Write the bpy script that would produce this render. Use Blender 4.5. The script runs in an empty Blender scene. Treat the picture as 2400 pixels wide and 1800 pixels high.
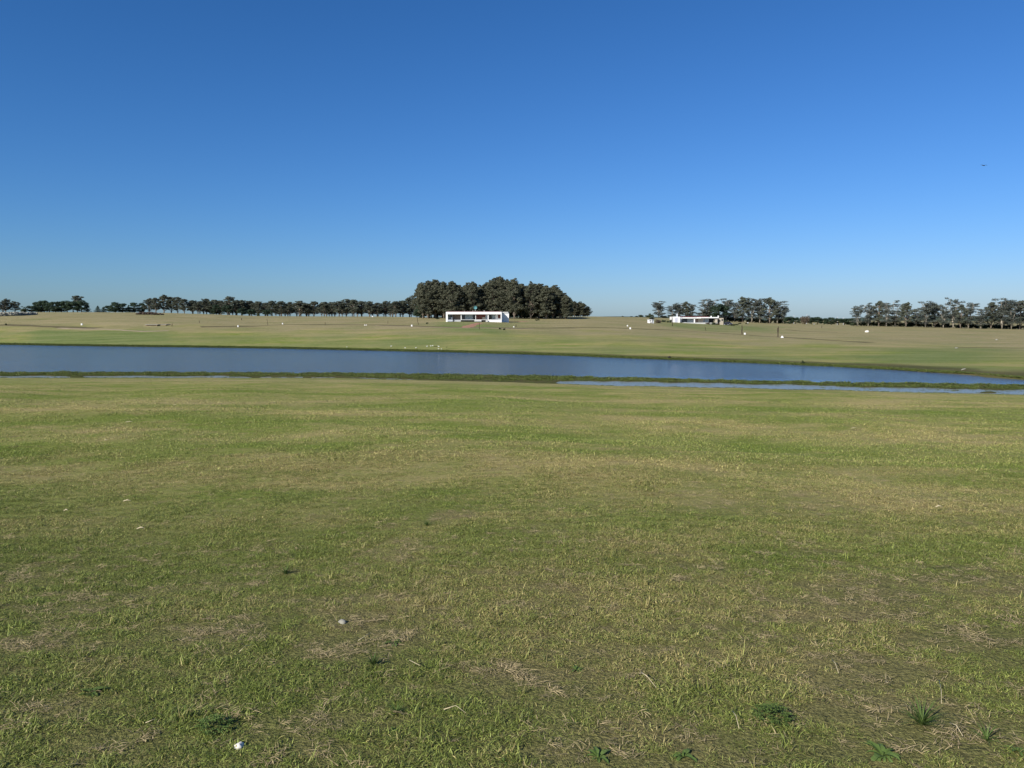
import bpy, math, random
import numpy as np
from mathutils import Vector, Matrix

random.seed(7)
rng = np.random.default_rng(7)
scn = bpy.context.scene
R = math.radians

# ------------------------------------------------------------------ camera
EYE = 1.6
FPX = 1800.0                     # focal length in pixels of the 2400x1800 photograph
HOR = 742.0
TH = math.atan((900 - HOR) / FPX)
cam_d = bpy.data.cameras.new('camera')
cam_d.sensor_width = 36.0
cam_d.lens = 36.0 * FPX / 2400.0
cam_d.clip_start = 0.05
cam_d.clip_end = 20000
cam = bpy.data.objects.new('camera', cam_d)
scn.collection.objects.link(cam)
cam.location = (0, 0, EYE)
cam.rotation_euler = (R(90) - TH, 0, 0)
scn.camera = cam

# ------------------------------------------------------------------ sky + sun
SUN_EL = R(31)
SUN_AZ = R(222)                  # compass azimuth of the sun, +Y = 0, clockwise: behind and to the left
w = bpy.data.worlds.new('World'); scn.world = w; w.use_nodes = True
nt = w.node_tree; nt.nodes.clear()
sky = nt.nodes.new('ShaderNodeTexSky'); sky.sky_type = 'NISHITA'; sky.sun_disc = False
sky.sun_elevation = SUN_EL; sky.sun_rotation = SUN_AZ
sky.altitude = 0; sky.air_density = 1.0; sky.dust_density = 0.28; sky.ozone_density = 3.0
bg = nt.nodes.new('ShaderNodeBackground'); bg.inputs['Strength'].default_value = 0.10
wo = nt.nodes.new('ShaderNodeOutputWorld')
# colour response of the camera to the clear sky (per channel contrast and gain)
def vm(op, a, b):
    n = nt.nodes.new('ShaderNodeVectorMath'); n.operation = op; nt.links.new(a, n.inputs[0]); n.inputs[1].default_value = b; return n.outputs[0]
q = vm('MULTIPLY', sky.outputs[0], (0.1, 0.1, 0.1)); q = vm('POWER', q, (1.36, 1.08, 1.07)); EXP = 0.45
q = vm('MULTIPLY', q, tuple(10 * t / 2 ** EXP for t in (0.55, 0.71, 1.13)))
nt.links.new(q, bg.inputs['Color']); nt.links.new(bg.outputs[0], wo.inputs['Surface'])
sd = bpy.data.lights.new('sun', 'SUN'); sd.energy = 4.7; sd.angle = R(0.5); sd.color = (1.0, 0.95, 0.86)
so = bpy.data.objects.new('sun', sd); scn.collection.objects.link(so)
tosun = Vector((math.sin(SUN_AZ) * math.cos(SUN_EL), math.cos(SUN_AZ) * math.cos(SUN_EL), math.sin(SUN_EL)))
so.rotation_euler = tosun.to_track_quat('Z', 'Y').to_euler()
so.location = (-30, -30, 60)
scn.view_settings.view_transform = 'Standard'; scn.view_settings.look = 'None'
scn.view_settings.exposure = EXP; scn.view_settings.gamma = 1.0
scn.render.engine = 'CYCLES'

# ------------------------------------------------------------------ pixels <-> world
ct, st = math.cos(TH), math.sin(TH)
def ray(px, py):
    dx = (px - 1200) / FPX; dy = -(py - 900) / FPX
    return np.array([dx, ct + dy * st, -st + dy * ct])
def at_level(px, py, z):
    d = ray(px, py); t = (z - EYE) / d[2]
    return d[0] * t, d[1] * t
def at_dist(px, py, Y):
    d = ray(px, py); t = Y / d[1]
    return d[0] * t, Y, EYE + d[2] * t

# ------------------------------------------------------------------ terrain
ZW = -5.9
def shore(tab):
    P = [at_level(x, y, ZW) for x, y in tab]
    return np.array([p[0] / p[1] for p in P]), np.array([p[1] for p in P])
near_bank = shore([(-600, 886), (0, 887), (400, 887), (800, 888), (1000, 893), (1200, 898), (1400, 905), (1600, 909), (1800, 913), (2000, 918), (2200, 923), (2400, 927), (3000, 935)])
weed_near = shore([(-600, 881), (0, 881.5), (400, 881.5), (800, 884), (1000, 890), (1200, 893), (1400, 893.5), (1600, 897), (1800, 901), (2000, 906.5), (2200, 911), (2400, 914), (3000, 917)])
weed_far = shore([(-600, 872), (0, 873), (400, 873), (800, 875), (1000, 877), (1200, 880.5), (1400, 884), (1600, 889), (1800, 893), (2000, 897.5), (2200, 900), (2400, 902), (3000, 905)])
far_shore = shore([(-600, 799), (0, 808), (200, 811), (400, 813.5), (600, 816), (800, 820), (1000, 824.5), (1200, 829.5), (1400, 837), (1600, 844.5), (1800, 853), (2000, 862), (2200, 874), (2280, 880), (2310, 885), (2400, 890), (3000, 897)])
SKX = np.array([-600, 0, 300, 400, 500, 600, 900, 1000, 1200, 1290, 1380, 1500, 1600, 1700, 1800, 1900, 2000, 2100, 2200, 2300, 2400, 3000.])
SKY_ = np.array([732, 732, 732.5, 734, 737, 741, 742, 744, 744.5, 743, 741.5, 743.5, 747, 753.5, 758, 761, 764, 766.5, 769, 771.5, 773, 778.])
CRX = np.array([-600, 1000, 1400, 1800, 2100, 3000.]); CRY = np.array([430, 420, 430, 430, 350, 320.])
PX_ = np.array([-600, 900, 1150, 1350, 1600, 3000.]); PP = np.array([2.3, 2.5, 2.8, 1.7, 1.05, 1.0])

def hsh(x, y, seed, wl):
    """smooth pseudo noise from a few sines, roughly -1..1"""
    r = np.random.default_rng(seed); s = 0.0
    for i in range(6):
        a = r.uniform(0, 2 * math.pi); k = 2 * math.pi / (wl * r.uniform(0.7, 1.6)); ph = r.uniform(0, 6.28)
        s = s + np.sin((x * math.cos(a) + y * math.sin(a)) * k + ph)
    return s / 3.2
def sstep(a, b, x):
    t = np.clip((x - a) / (b - a), 0, 1); return t * t * (3 - 2 * t)
def bounds(x, Y):
    u = np.clip(x / np.maximum(Y, 15), -1.1, 1.1)
    n1 = hsh(x, Y * 0.4, 3, 9.0) * 0.35 + hsh(x, Y, 4, 2.6) * 0.22
    A = np.interp(u, *near_bank) + n1 * 0.8; B = np.interp(u, *weed_near) + n1 + hsh(x, Y, 5, 3.0) * 0.3
    C = np.interp(u, *weed_far) + hsh(x, 0 * Y, 6, 6.0) * 0.5 + hsh(x, Y, 8, 2.0) * 0.35
    D = np.interp(u, *far_shore) + hsh(x, 0 * Y, 7, 14.0) * 0.5 + hsh(x, 0 * Y, 9, 4.0) * 0.3
    return u, A, B, C, D
def channel_open(px):
    """1 where the narrow channel behind the weed strip holds open water"""
    o = np.interp(px, [-600, 150, 165, 190, 205, 480, 600, 840, 860, 960, 985, 1300, 1330, 2210, 2240, 2600], [1, 1, 0, 0, 1, 1, .25, .2, .6, .6, 0, 0, 1, 1, .8, .6])
    return o
def H(x, Y):
    x = np.asarray(x, float); Y = np.asarray(Y, float)
    u, A, B, C, D = bounds(x, Y)
    px = 1200 + FPX * u
    top = ZW + 0.10
    near = top * (Y / A) + (hsh(x, Y, 11, 16) * 0.14 + hsh(x, Y, 12, 5) * 0.035) * sstep(A - 3, A - 30, Y) * sstep(0.5, 8, np.hypot(x, Y))
    ch = ZW - 0.25 * channel_open(px) + 0.07 * (1 - channel_open(px)) + (0.05 + 0.16 * sstep(1850, 2150, px)) * hsh(x, Y, 14, 2.4) + .04 * sstep(1850, 2150, px)
    weed = ZW + 0.07 + 0.05 * hsh(x, Y, 15, 2.2)
    bed = ZW - 0.8
    Yc = np.interp(px, CRX, CRY); zc = EYE - Yc * (np.interp(px, SKX, SKY_) - HOR) / FPX * 1.0
    t = np.clip((Y - D) / (Yc - D), 0, 1)
    p = np.interp(px, PX_, PP)
    rise = 1 - (1 - t) ** p
    far = ZW + 0.22 * sstep(0, 0.6, Y - D) + (zc - ZW - 0.22) * rise
    far = far + (hsh(x, Y, 21, 60) * 0.22 + hsh(x, Y, 22, 22) * 0.07) * np.sin(math.pi * np.clip(t, 0, 1)) 
    dY = np.maximum(Y - Yc, 0)
    far = far - 0.012 * dY * sstep(0, 150, dY) * (dY < 1400) - 16.8 * (dY >= 1400)
    z = near
    z = z + (ch - z) * sstep(-0.25, 0.25, Y - A)
    z = z + (weed - z) * sstep(-0.3, 0.3, Y - B)
    z = z + (bed - z) * sstep(-0.3, 0.5, Y - C)
    z = np.where(Y > D - 1.0, bed + (far - bed) * sstep(-1.0, 0.1, Y - D), z)
    return z
def Hs(x, y): return float(H(np.array([x]), np.array([y]))[0])
def hit(px, py, Y0=None, Y1=600):
    """first ground point seen in this pixel, searched beyond Y0"""
    d = ray(px, py)
    Ys = np.geomspace(Y0 or 1.5, Y1, 6000); X = d[0] / d[1] * Ys; Z = EYE + d[2] / d[1] * Ys
    g = H(X, Ys); k = np.argmax(Z <= g)
    if not (Z <= g).any(): k = int(np.argmin(Z - g))
    return float(X[k]), float(Ys[k]), float(g[k])

# ------------------------------------------------------------------ node helpers
def mat(name):
    m = bpy.data.materials.new(name); m.use_nodes = True
    nt = m.node_tree; b = nt.nodes['Principled BSDF']; b.inputs['Specular IOR Level'].default_value = 0.25
    return m, nt, b
def N(nt, t, **k):
    n = nt.nodes.new(t)
    for a, v in k.items(): setattr(n, a, v)
    return n
def noise(nt, vec, scale, detail=4, rough=0.55, dist=0.0):
    n = N(nt, 'ShaderNodeTexNoise'); n.inputs['Scale'].default_value = scale; n.inputs['Detail'].default_value = detail
    n.inputs['Roughness'].default_value = rough; n.inputs['Distortion'].default_value = dist
    if vec is not None: nt.links.new(vec, n.inputs['Vector'])
    return n.outputs['Fac']
def ramp(nt, fac, stops):
    r = N(nt, 'ShaderNodeValToRGB'); e = r.color_ramp.elements
    while len(e) < len(stops): e.new(0.5)
    for i, (p, c) in enumerate(stops):
        e[i].position = p; e[i].color = (c, c, c, 1) if isinstance(c, (int, float)) else (*c, 1)
    nt.links.new(fac, r.inputs[0]); return r.outputs[0]
def mix(nt, f, a, b, mode='MIX'):
    m = N(nt, 'ShaderNodeMix', data_type='RGBA', blend_type=mode)
    for k, v in ((0, f), (6, a), (7, b)):
        s = m.inputs[k]
        if isinstance(v, bpy.types.NodeSocket): nt.links.new(v, s)
        elif isinstance(v, (int, float)): s.default_value = v if k == 0 else (v, v, v, 1)
        else: s.default_value = (*v, 1)
    return m.outputs[2]
def math_(nt, op, a, b=0.0, clamp=False):
    m = N(nt, 'ShaderNodeMath', operation=op); m.use_clamp = clamp
    for s, v in ((m.inputs[0], a), (m.inputs[1], b)):
        if isinstance(v, bpy.types.NodeSocket): nt.links.new(v, s)
        else: s.default_value = v
    return m.outputs[0]
def bump(nt, b, h, strength, dist):
    n = N(nt, 'ShaderNodeBump'); n.inputs['Strength'].default_value = strength; n.inputs['Distance'].default_value = dist
    nt.links.new(h, n.inputs['Height']); nt.links.new(n.outputs[0], b.inputs['Normal']); return n

# ---- colour of the pasture as a shared node group (world position -> colour)
GREEN = (0.145, 0.190, 0.028); GREEN2 = (0.200, 0.215, 0.055); STRAW = (0.320, 0.268, 0.112); BROWN = (0.175, 0.122, 0.07)
grp = bpy.data.node_groups.new('pasture colour', 'ShaderNodeTree')
grp.interface.new_socket('Color', in_out='OUTPUT', socket_type='NodeSocketColor')
grp.interface.new_socket('Dry', in_out='OUTPUT', socket_type='NodeSocketFloat')
go = N(grp, 'NodeGroupOutput'); geo = N(grp, 'ShaderNodeNewGeometry'); P = geo.outputs['Position']
mp = N(grp, 'ShaderNodeMapping'); mp.inputs['Scale'].default_value = (0.035, 0.16, 0.16); mp.inputs['Rotation'].default_value = (0, 0, R(4))
grp.links.new(P, mp.inputs['Vector'])
streak = noise(grp, mp.outputs[0], 1.0, 5, 0.62, 0.3)
big = noise(grp, P, 0.11, 4, 0.6, 0.4)
mid = noise(grp, P, 0.85, 4, 0.6, 0.3)
fine = noise(grp, P, 6.0, 3, 0.6)
s = math_(grp, 'MULTIPLY', streak, 1.9); s = math_(grp, 'ADD', s, math_(grp, 'MULTIPLY', big, 1.2))
s = math_(grp, 'ADD', s, math_(grp, 'MULTIPLY', mid, 0.75)); s = math_(grp, 'ADD', s, math_(grp, 'MULTIPLY', fine, 0.45))
s = math_(grp, 'SUBTRACT', s, 2.20)              # centred on 0
dry = ramp(grp, math_(grp, 'ADD', math_(grp, 'MULTIPLY', s, 1.9), 0.5), [(0.1, 0.0), (0.9, 1.0)])
hue = ramp(grp, noise(grp, P, 0.3, 3, 0.5), [(0.42, 0.0), (0.58, 1.0)])
g = mix(grp, hue, GREEN, GREEN2)
c = mix(grp, dry, g, STRAW)
soil = ramp(grp, noise(grp, P, 1.7, 5, 0.65, 0.5), [(0.56, 0.0), (0.74, 0.6)])
c = mix(grp, soil, c, BROWN)
grp.links.new(c, go.inputs[0]); grp.links.new(dry, go.inputs[1])
def pasture(nt):
    n = N(nt, 'ShaderNodeGroup'); n.node_tree = grp; return n.outputs[0], n.outputs[1]

# ---- materials
M = {}
def plain(name, col, rough=0.7, var=0.12, scale=3.0, bmp=0.0, metal=0.0, coords='Object'):
    m, nt, b = mat(name)
    tc = N(nt, 'ShaderNodeTexCoord'); v = tc.outputs[coords]
    f = noise(nt, v, scale, 5, 0.6)
    lo = tuple(c * (1 - var) for c in col); hi = tuple(min(1, c * (1 + var)) for c in col)
    nt.links.new(ramp(nt, f, [(0.3, lo), (0.7, hi)]), b.inputs['Base Color'])
    b.inputs['Roughness'].default_value = rough; b.inputs['Metallic'].default_value = metal
    if bmp: bump(nt, b, f, bmp, 0.02)
    M[name] = m; return m
plain('white paint', (0.78, 0.77, 0.75), 0.6, 0.05, 1.2)
plain('grey paint', (0.42, 0.44, 0.47), 0.6, 0.08, 1.5)  # real grey parts, and white walls whose shade is put into the colour
plain('lilac door paint', (0.50, 0.50, 0.58), 0.5, 0.05, 2)
plain('maroon coping', (0.10, 0.018, 0.022), 0.6, 0.15, 3)  # dark red of the thin line on top of the roofs
plain('concrete', (0.50, 0.50, 0.48), 0.8, 0.12, 2.5, 0.2)
plain('beige plaster', (0.42, 0.37, 0.29), 0.8, 0.1, 1.5)
plain('curtain', (0.30, 0.35, 0.36), 0.9, 0.15, 1.0)
plain('dark room', (0.03, 0.032, 0.038), 0.6, 0.2, 1.0)  # near-black for dark interiors, also painted shade under the floor slab
plain('dark timber', (0.055, 0.040, 0.028), 0.85, 0.3, 6, 0.3)
plain('rusty iron', (0.09, 0.045, 0.03), 0.8, 0.3, 5)
plain('teal dish', (0.08, 0.24, 0.25), 0.4, 0.1, 3)
plain('car paint', (0.022, 0.025, 0.035), 0.25, 0.1, 1)
plain('tyre rubber', (0.015, 0.015, 0.015), 0.9, 0.1, 3)
plain('pale stone', (0.27, 0.26, 0.21), 0.9, 0.25, 5, 0.5)
plain('grey stone', (0.22, 0.21, 0.20), 0.9, 0.3, 4, 0.5)
plain('bright stone', (0.72, 0.68, 0.60), 0.8, 0.2, 40, 0.4)
plain('earth', (0.20, 0.115, 0.075), 0.95, 0.3, 3, 0.5)
plain('white feathers', (0.80, 0.80, 0.77), 0.8, 0.05, 6)
plain('dark feathers', (0.03, 0.026, 0.022), 0.8, 0.2, 6)
plain('bill orange', (0.45, 0.22, 0.04), 0.5, 0.1, 6)
plain('straw', (0.52, 0.44, 0.28), 0.8, 0.2, 30)
plain('dead brush', (0.17, 0.10, 0.075), 0.9, 0.3, 5)
plain('track dirt', (0.30, 0.24, 0.145), 0.95, 0.2, 0.7, 0, coords='Object')
plain('red dirt', (0.33, 0.175, 0.105), 0.95, 0.22, 0.9, 0, coords='Object')
plain('bark', (0.20, 0.165, 0.13), 0.9, 0.35, 1.2, 0.4)
plain('dark bark', (0.07, 0.055, 0.045), 0.9, 0.3, 1.2, 0.4)
plain('pale bark', (0.36, 0.32, 0.26), 0.85, 0.25, 1.2, 0.3)
def wood_wall():
    m, nt, b = mat('reddish boards'); tc = N(nt, 'ShaderNodeTexCoord')
    wv = N(nt, 'ShaderNodeTexWave', bands_direction='X'); wv.inputs['Scale'].default_value = 1.4; wv.inputs['Distortion'].default_value = 0.4
    nt.links.new(tc.outputs['Object'], wv.inputs['Vector'])
    nt.links.new(ramp(nt, wv.outputs['Fac'], [(0.0, (0.07, 0.02, 0.016)), (0.25, (0.16, 0.05, 0.038)), (1, (0.19, 0.065, 0.048))]), b.inputs['Base Color'])
    M['reddish boards'] = m
wood_wall()
def brick_wall():
    m, nt, b = mat('brown brick'); tc = N(nt, 'ShaderNodeTexCoord'); mp = N(nt, 'ShaderNodeMapping'); mp.inputs['Rotation'].default_value = (R(90), 0, 0)
    br = N(nt, 'ShaderNodeTexBrick'); br.inputs['Color1'].default_value = (0.19, 0.115, 0.085, 1); br.inputs['Color2'].default_value = (0.26, 0.17, 0.12, 1)
    br.inputs['Mortar'].default_value = (0.30, 0.27, 0.24, 1); br.inputs['Scale'].default_value = 2.2
    nt.links.new(tc.outputs['Object'], mp.inputs[0]); nt.links.new(mp.outputs[0], br.inputs[0]); nt.links.new(br.outputs[0], b.inputs['Base Color'])
    M['brown brick'] = m
brick_wall()
def glass():
    m, nt, b = mat('window glass'); b.inputs['Base Color'].default_value = (0.02, 0.025, 0.03, 1); b.inputs['Roughness'].default_value = 0.06
    b.inputs['Specular IOR Level'].default_value = 0.6; M['window glass'] = m
    tc = N(nt, 'ShaderNodeTexCoord'); bump(nt, b, noise(nt, tc.outputs['Object'], 0.8, 2), 0.05, 0.05)
glass()

def foliage(name, lo, hi, trans=0.18, scale=0.35):
    m, nt, b = mat(name)
    tc = N(nt, 'ShaderNodeTexCoord'); oi = N(nt, 'ShaderNodeObjectInfo')
    f = noise(nt, tc.outputs['Object'], scale, 4, 0.7)
    f2 = noise(nt, tc.outputs['Object'], 4.0, 2, 0.5)
    s = math_(nt, 'ADD', math_(nt, 'MULTIPLY', f, 0.6), math_(nt, 'MULTIPLY', f2, 0.4))
    c = ramp(nt, s, [(0.32, lo), (0.68, hi)])
    br = math_(nt, 'ADD', math_(nt, 'MULTIPLY', oi.outputs['Random'], 0.5), 0.75)
    c = mix(nt, 1.0, c, mix(nt, br, (0, 0, 0), (1, 1, 1)), 'MULTIPLY')
    nt.links.new(c, b.inputs['Base Color']); b.inputs['Roughness'].default_value = 0.6; b.inputs['Specular IOR Level'].default_value = 0.2
    tr = N(nt, 'ShaderNodeBsdfTranslucent'); nt.links.new(c, tr.inputs[0]); ms = N(nt, 'ShaderNodeMixShader'); ms.inputs[0].default_value = trans
    o = nt.nodes['Material Output']; nt.links.new(b.outputs[0], ms.inputs[1]); nt.links.new(tr.outputs[0], ms.inputs[2]); nt.links.new(ms.outputs[0], o.inputs[0])
    M[name] = m
foliage('eucalyptus leaves', (0.045, 0.058, 0.038), (0.165, 0.175, 0.125))  # some blue added to the leaf colour to stand in for haze
foliage('airy leaves', (0.048, 0.060, 0.050), (0.150, 0.165, 0.135))  # bluish leaf colour, distance haze painted in
foliage('grove leaves', (0.036, 0.046, 0.026), (0.150, 0.148, 0.098), scale=0.6)  # wide contrast paints sunlit and deeply shaded parts into the crowns
foliage('pine needles', (0.020, 0.040, 0.025), (0.065, 0.098, 0.050))
foliage('bush leaves', (0.025, 0.040, 0.018), (0.075, 0.095, 0.045))
foliage('brown bush leaves', (0.075, 0.055, 0.040), (0.16, 0.13, 0.09))
foliage('weed leaves', (0.075, 0.125, 0.025), (0.15, 0.215, 0.06), 0.25, 12)
foliage('marsh plants', (0.070, 0.105, 0.022), (0.175, 0.205, 0.055), 0.25, 2.0)

def grass_mat(name, tint, dark):
    m, nt, b = mat(name)
    col, dry = pasture(nt)
    at = N(nt, 'ShaderNodeAttribute', attribute_name='bt')     # random value per blade
    oi = N(nt, 'ShaderNodeObjectInfo')
    strawy = math_(nt, 'ADD', math_(nt, 'MULTIPLY', dry, 0.55), math_(nt, 'MULTIPLY', oi.outputs['Random'], 0.20))
    sel = math_(nt, 'LESS_THAN', at.outputs['Fac'], strawy)
    frac = math_(nt, 'FRACT', math_(nt, 'MULTIPLY', at.outputs['Fac'], 7.31))
    v = math_(nt, 'ADD', math_(nt, 'MULTIPLY', math_(nt, 'POWER', frac, 2.0), 1.2), 0.42)
    gcol = mix(nt, 0.35, mix(nt, frac, (0.095, 0.148, 0.022), (0.205, 0.245, 0.070)), col)
    dcol = mix(nt, 0.35, (0.42, 0.355, 0.165), col)
    c = mix(nt, math_(nt, 'MULTIPLY', sel, 0.85), gcol, dcol)
    c = mix(nt, 1.0, c, mix(nt, v, (0, 0, 0), (1, 1, 1)), 'MULTIPLY')
    c = mix(nt, 1.0, c, tint, 'MULTIPLY')
    nt.links.new(c, b.inputs['Base Color']); b.inputs['Roughness'].default_value = 0.55; b.inputs['Specular IOR Level'].default_value = 0.3
    tr = N(nt, 'ShaderNodeBsdfTranslucent'); nt.links.new(c, tr.inputs[0]); ms = N(nt, 'ShaderNodeMixShader'); ms.inputs[0].default_value = 0.25
    o = nt.nodes['Material Output']; nt.links.new(b.outputs[0], ms.inputs[1]); nt.links.new(tr.outputs[0], ms.inputs[2]); nt.links.new(ms.outputs[0], o.inputs[0])
    M[name] = m
grass_mat('grass blades', (1.84, 1.74, 1.66), 1)
plain('thatch', (0.31, 0.245, 0.13), 0.9, 0.65, 22, coords='Object')

def terrain_mat():
    m, nt, b = mat('pasture ground')
    col, dry = pasture(nt)
    at = N(nt, 'ShaderNodeAttribute', attribute_name='zone')
    sp = N(nt, 'ShaderNodeSeparateColor'); nt.links.new(at.outputs['Color'], sp.inputs[0])
    geo = N(nt, 'ShaderNodeNewGeometry'); P = geo.outputs['Position']
    mp = N(nt, 'ShaderNodeMapping'); mp.inputs['Scale'].default_value = (0.05, 0.3, 0.3); nt.links.new(P, mp.inputs[0])
    ns = noise(nt, mp.outputs[0], 1.0, 5, 0.65, 0.4); nf = noise(nt, P, 1.3, 4, 0.7)
    nn = math_(nt, 'ADD', math_(nt, 'MULTIPLY', ns, 0.6), math_(nt, 'MULTIPLY', nf, 0.4))
    tan = ramp(nt, nn, [(0.34, (0.190, 0.180, 0.064)), (0.5, (0.330, 0.284, 0.138)), (0.66, (0.445, 0.352, 0.200))])
    grn = ramp(nt, nn, [(0.36, (0.095, 0.155, 0.034)), (0.5, (0.18, 0.225, 0.065)), (0.64, (0.27, 0.28, 0.11))])
    brn = ramp(nt, nn, [(0.38, (0.055, 0.064, 0.018)), (0.62, (0.115, 0.100, 0.038))])
    col = mix(nt, 1.0, col, (1.32, 1.32, 1.25), 'MULTIPLY')
    c = mix(nt, math_(nt, 'MULTIPLY', sp.outputs[2], 0.95), col, tan)
    gm = math_(nt, 'MULTIPLY', sp.outputs[0], math_(nt, 'ADD', nn, 0.5), True)
    c = mix(nt, gm, c, grn)
    c = mix(nt, math_(nt, 'MULTIPLY', sp.outputs[1], 1.0, True), c, brn)
    # soil and thatch between the blades near by: fine speckle
    sp2 = noise(nt, P, 55.0, 4, 0.75)
    c = mix(nt, ramp(nt, sp2, [(0.42, 0.6), (0.58, 0.0)]), c, mix(nt, 0.7, c, (0.045, 0.03, 0.018)))
    # where real blades stand, the sheet itself is bare soil and litter
    ab = N(nt, 'ShaderNodeAttribute', attribute_name='bladed')
    c = mix(nt, math_(nt, 'MULTIPLY', ab.outputs['Fac'], 0.62), c, ramp(nt, sp2, [(0.42, (0.050, 0.040, 0.020)), (0.60, (0.21, 0.17, 0.080))]))
    nt.links.new(c, b.inputs['Base Color']); b.inputs['Roughness'].default_value = 0.95; b.inputs['Specular IOR Level'].default_value = 0.1
    h = math_(nt, 'ADD', math_(nt, 'MULTIPLY', noise(nt, P, 9.0, 5, 0.7), 0.8), math_(nt, 'MULTIPLY', noise(nt, P, 60.0, 3, 0.7), 0.3))
    bump(nt, b, h, 0.9, 0.07)
    M['pasture ground'] = m
terrain_mat()

def water_mat(name, wav, body, rough):
    m, nt, b = mat(name)
    geo = N(nt, 'ShaderNodeNewGeometry'); P = geo.outputs['Position']
    b.inputs['Base Color'].default_value = (*body, 1); b.inputs['Roughness'].default_value = rough; b.inputs['IOR'].default_value = 1.33
    b.inputs['Specular IOR Level'].default_value = 0.5
    mp = N(nt, 'ShaderNodeMapping'); mp.inputs['Scale'].default_value = (0.75, 1.5, 1); mp.inputs['Rotation'].default_value = (0, 0, R(14)); nt.links.new(P, mp.inputs[0])
    n1 = noise(nt, mp.outputs[0], 1.3, 4, 0.6, 0.2); n2 = noise(nt, mp.outputs[0], 5.0, 3, 0.6)
    gust = noise(nt, P, 0.045, 3, 0.5)
    at0 = N(nt, 'ShaderNodeAttribute', attribute_name='calm'); nt.links.new(mix(nt, ramp(nt, at0.outputs['Fac'], [(0.8, 0.0), (0.97, 1.0)]), body, (0.20, 0.21, 0.165)), b.inputs['Base Color'])
    nt.links.new(ramp(nt, at0.outputs['Fac'], [(0.8, rough), (0.97, 0.28)]), b.inputs['Roughness'])
    h = math_(nt, 'ADD', n1, math_(nt, 'MULTIPLY', n2, 0.5))
    h = math_(nt, 'MULTIPLY', h, math_(nt, 'ADD', math_(nt, 'MULTIPLY', gust, 1.2), 0.4))
    at = N(nt, 'ShaderNodeAttribute', attribute_name='calm')
    h = math_(nt, 'MULTIPLY', h, math_(nt, 'SUBTRACT', 1.0, math_(nt, 'MULTIPLY', at.outputs['Fac'], 1.0)))
    bump(nt, b, h, 1.0, wav)
    M[name] = m
water_mat('rippled water', 0.17, (0.070, 0.105, 0.160), 0.12)

# ------------------------------------------------------------------ object helpers
def link(o):
    scn.collection.objects.link(o); return o
def tag(o, label=None, cat=None, group=None, kind=None):
    if label: o['label'] = label
    if cat: o['category'] = cat
    if group: o['group'] = group
    if kind: o['kind'] = kind
    return o
def empty(name, loc, label, cat, group=None, rz=0.0):
    o = bpy.data.objects.new(name, None); o.empty_display_size = 0.2
    o.location = loc; o.rotation_euler = (0, 0, rz); link(o)
    return tag(o, label, cat, group)
class MB:
    def __init__(s): s.v = []; s.f = []
    def box(s, x0, x1, y0, y1, z0, z1):
        n = len(s.v)
        s.v += [(x0, y0, z0), (x1, y0, z0), (x1, y1, z0), (x0, y1, z0), (x0, y0, z1), (x1, y0, z1), (x1, y1, z1), (x0, y1, z1)]
        s.f += [tuple(n + i for i in q) for q in ((3, 2, 1, 0), (4, 5, 6, 7), (0, 1, 5, 4), (1, 2, 6, 5), (2, 3, 7, 6), (3, 0, 4, 7))]
        return s
    def tube(s, pts, rad, k=6, cap=True):
        pts = [Vector(p) for p in pts]; n = len(s.v)
        for i, p in enumerate(pts):
            t = (pts[min(i + 1, len(pts) - 1)] - pts[max(i - 1, 0)]).normalized()
            a = t.cross(Vector((0.31, 0.95, 0.05))).normalized(); b2 = t.cross(a).normalized(); r = rad[i]
            for j in range(k):
                th = 2 * math.pi * j / k
                s.v.append(tuple(p + a * (r * math.cos(th)) + b2 * (r * math.sin(th))))
        for i in range(len(pts) - 1):
            for j in range(k):
                a0 = n + i * k + j; a1 = n + i * k + (j + 1) % k
                s.f.append((a0, a1, a1 + k, a0 + k))
        if cap:
            s.f.append(tuple(n + j for j in range(k))[::-1]); e = n + (len(pts) - 1) * k; s.f.append(tuple(e + j for j in range(k)))
        return s
    def blob(s, c, r, seed=0, amp=0.18, nu=12, nv=8, flat=0.0):
        """irregular ellipsoid"""
        rr = random.Random(seed); n = len(s.v); ph = [rr.uniform(0, 6.3) for _ in range(6)]
        for i in range(nv + 1):
            la = math.pi * i / nv
            for j in range(nu):
                lo = 2 * math.pi * j / nu
                k = 1 + amp * (math.sin(2 * lo + ph[0]) * math.sin(la + ph[1]) + 0.6 * math.sin(3 * lo + ph[2]) * math.sin(2 * la + ph[3]) + 0.4 * math.sin(5 * lo + 4 * la + ph[4]))
                if i in (0, nv): k = 1
                s.v.append((c[0] + r[0] * k * math.sin(la) * math.cos(lo), c[1] + r[1] * k * math.sin(la) * math.sin(lo), c[2] + r[2] * k * math.cos(la)))
        for i in range(nv):
            for j in range(nu):
                a = n + i * nu + j; b = n + i * nu + (j + 1) % nu
                s.f.append((a, a + nu, b + nu, b))
        return s
    def mesh(s, name, m, smooth=False):
        me = bpy.data.meshes.new(name); me.from_pydata(s.v, [], s.f); me.materials.append(m)
        if smooth: me.polygons.foreach_set('use_smooth', [True] * len(me.polygons))
        me.validate(); me.update(); return me
    def build(s, name, m, parent=None, smooth=False):
        o = bpy.data.objects.new(name, s.mesh(name, m, smooth)); link(o)
        if parent: o.parent = parent
        return o
def copy_tree(o, parent=None):
    c = o.copy(); scn.collection.objects.link(c); c.parent = parent
    for ch in o.children: copy_tree(ch, c)
    return c
ORD = 'first second third fourth fifth sixth seventh eighth ninth tenth eleventh twelfth thirteenth fourteenth fifteenth sixteenth seventeenth eighteenth nineteenth twentieth'.split()
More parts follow.
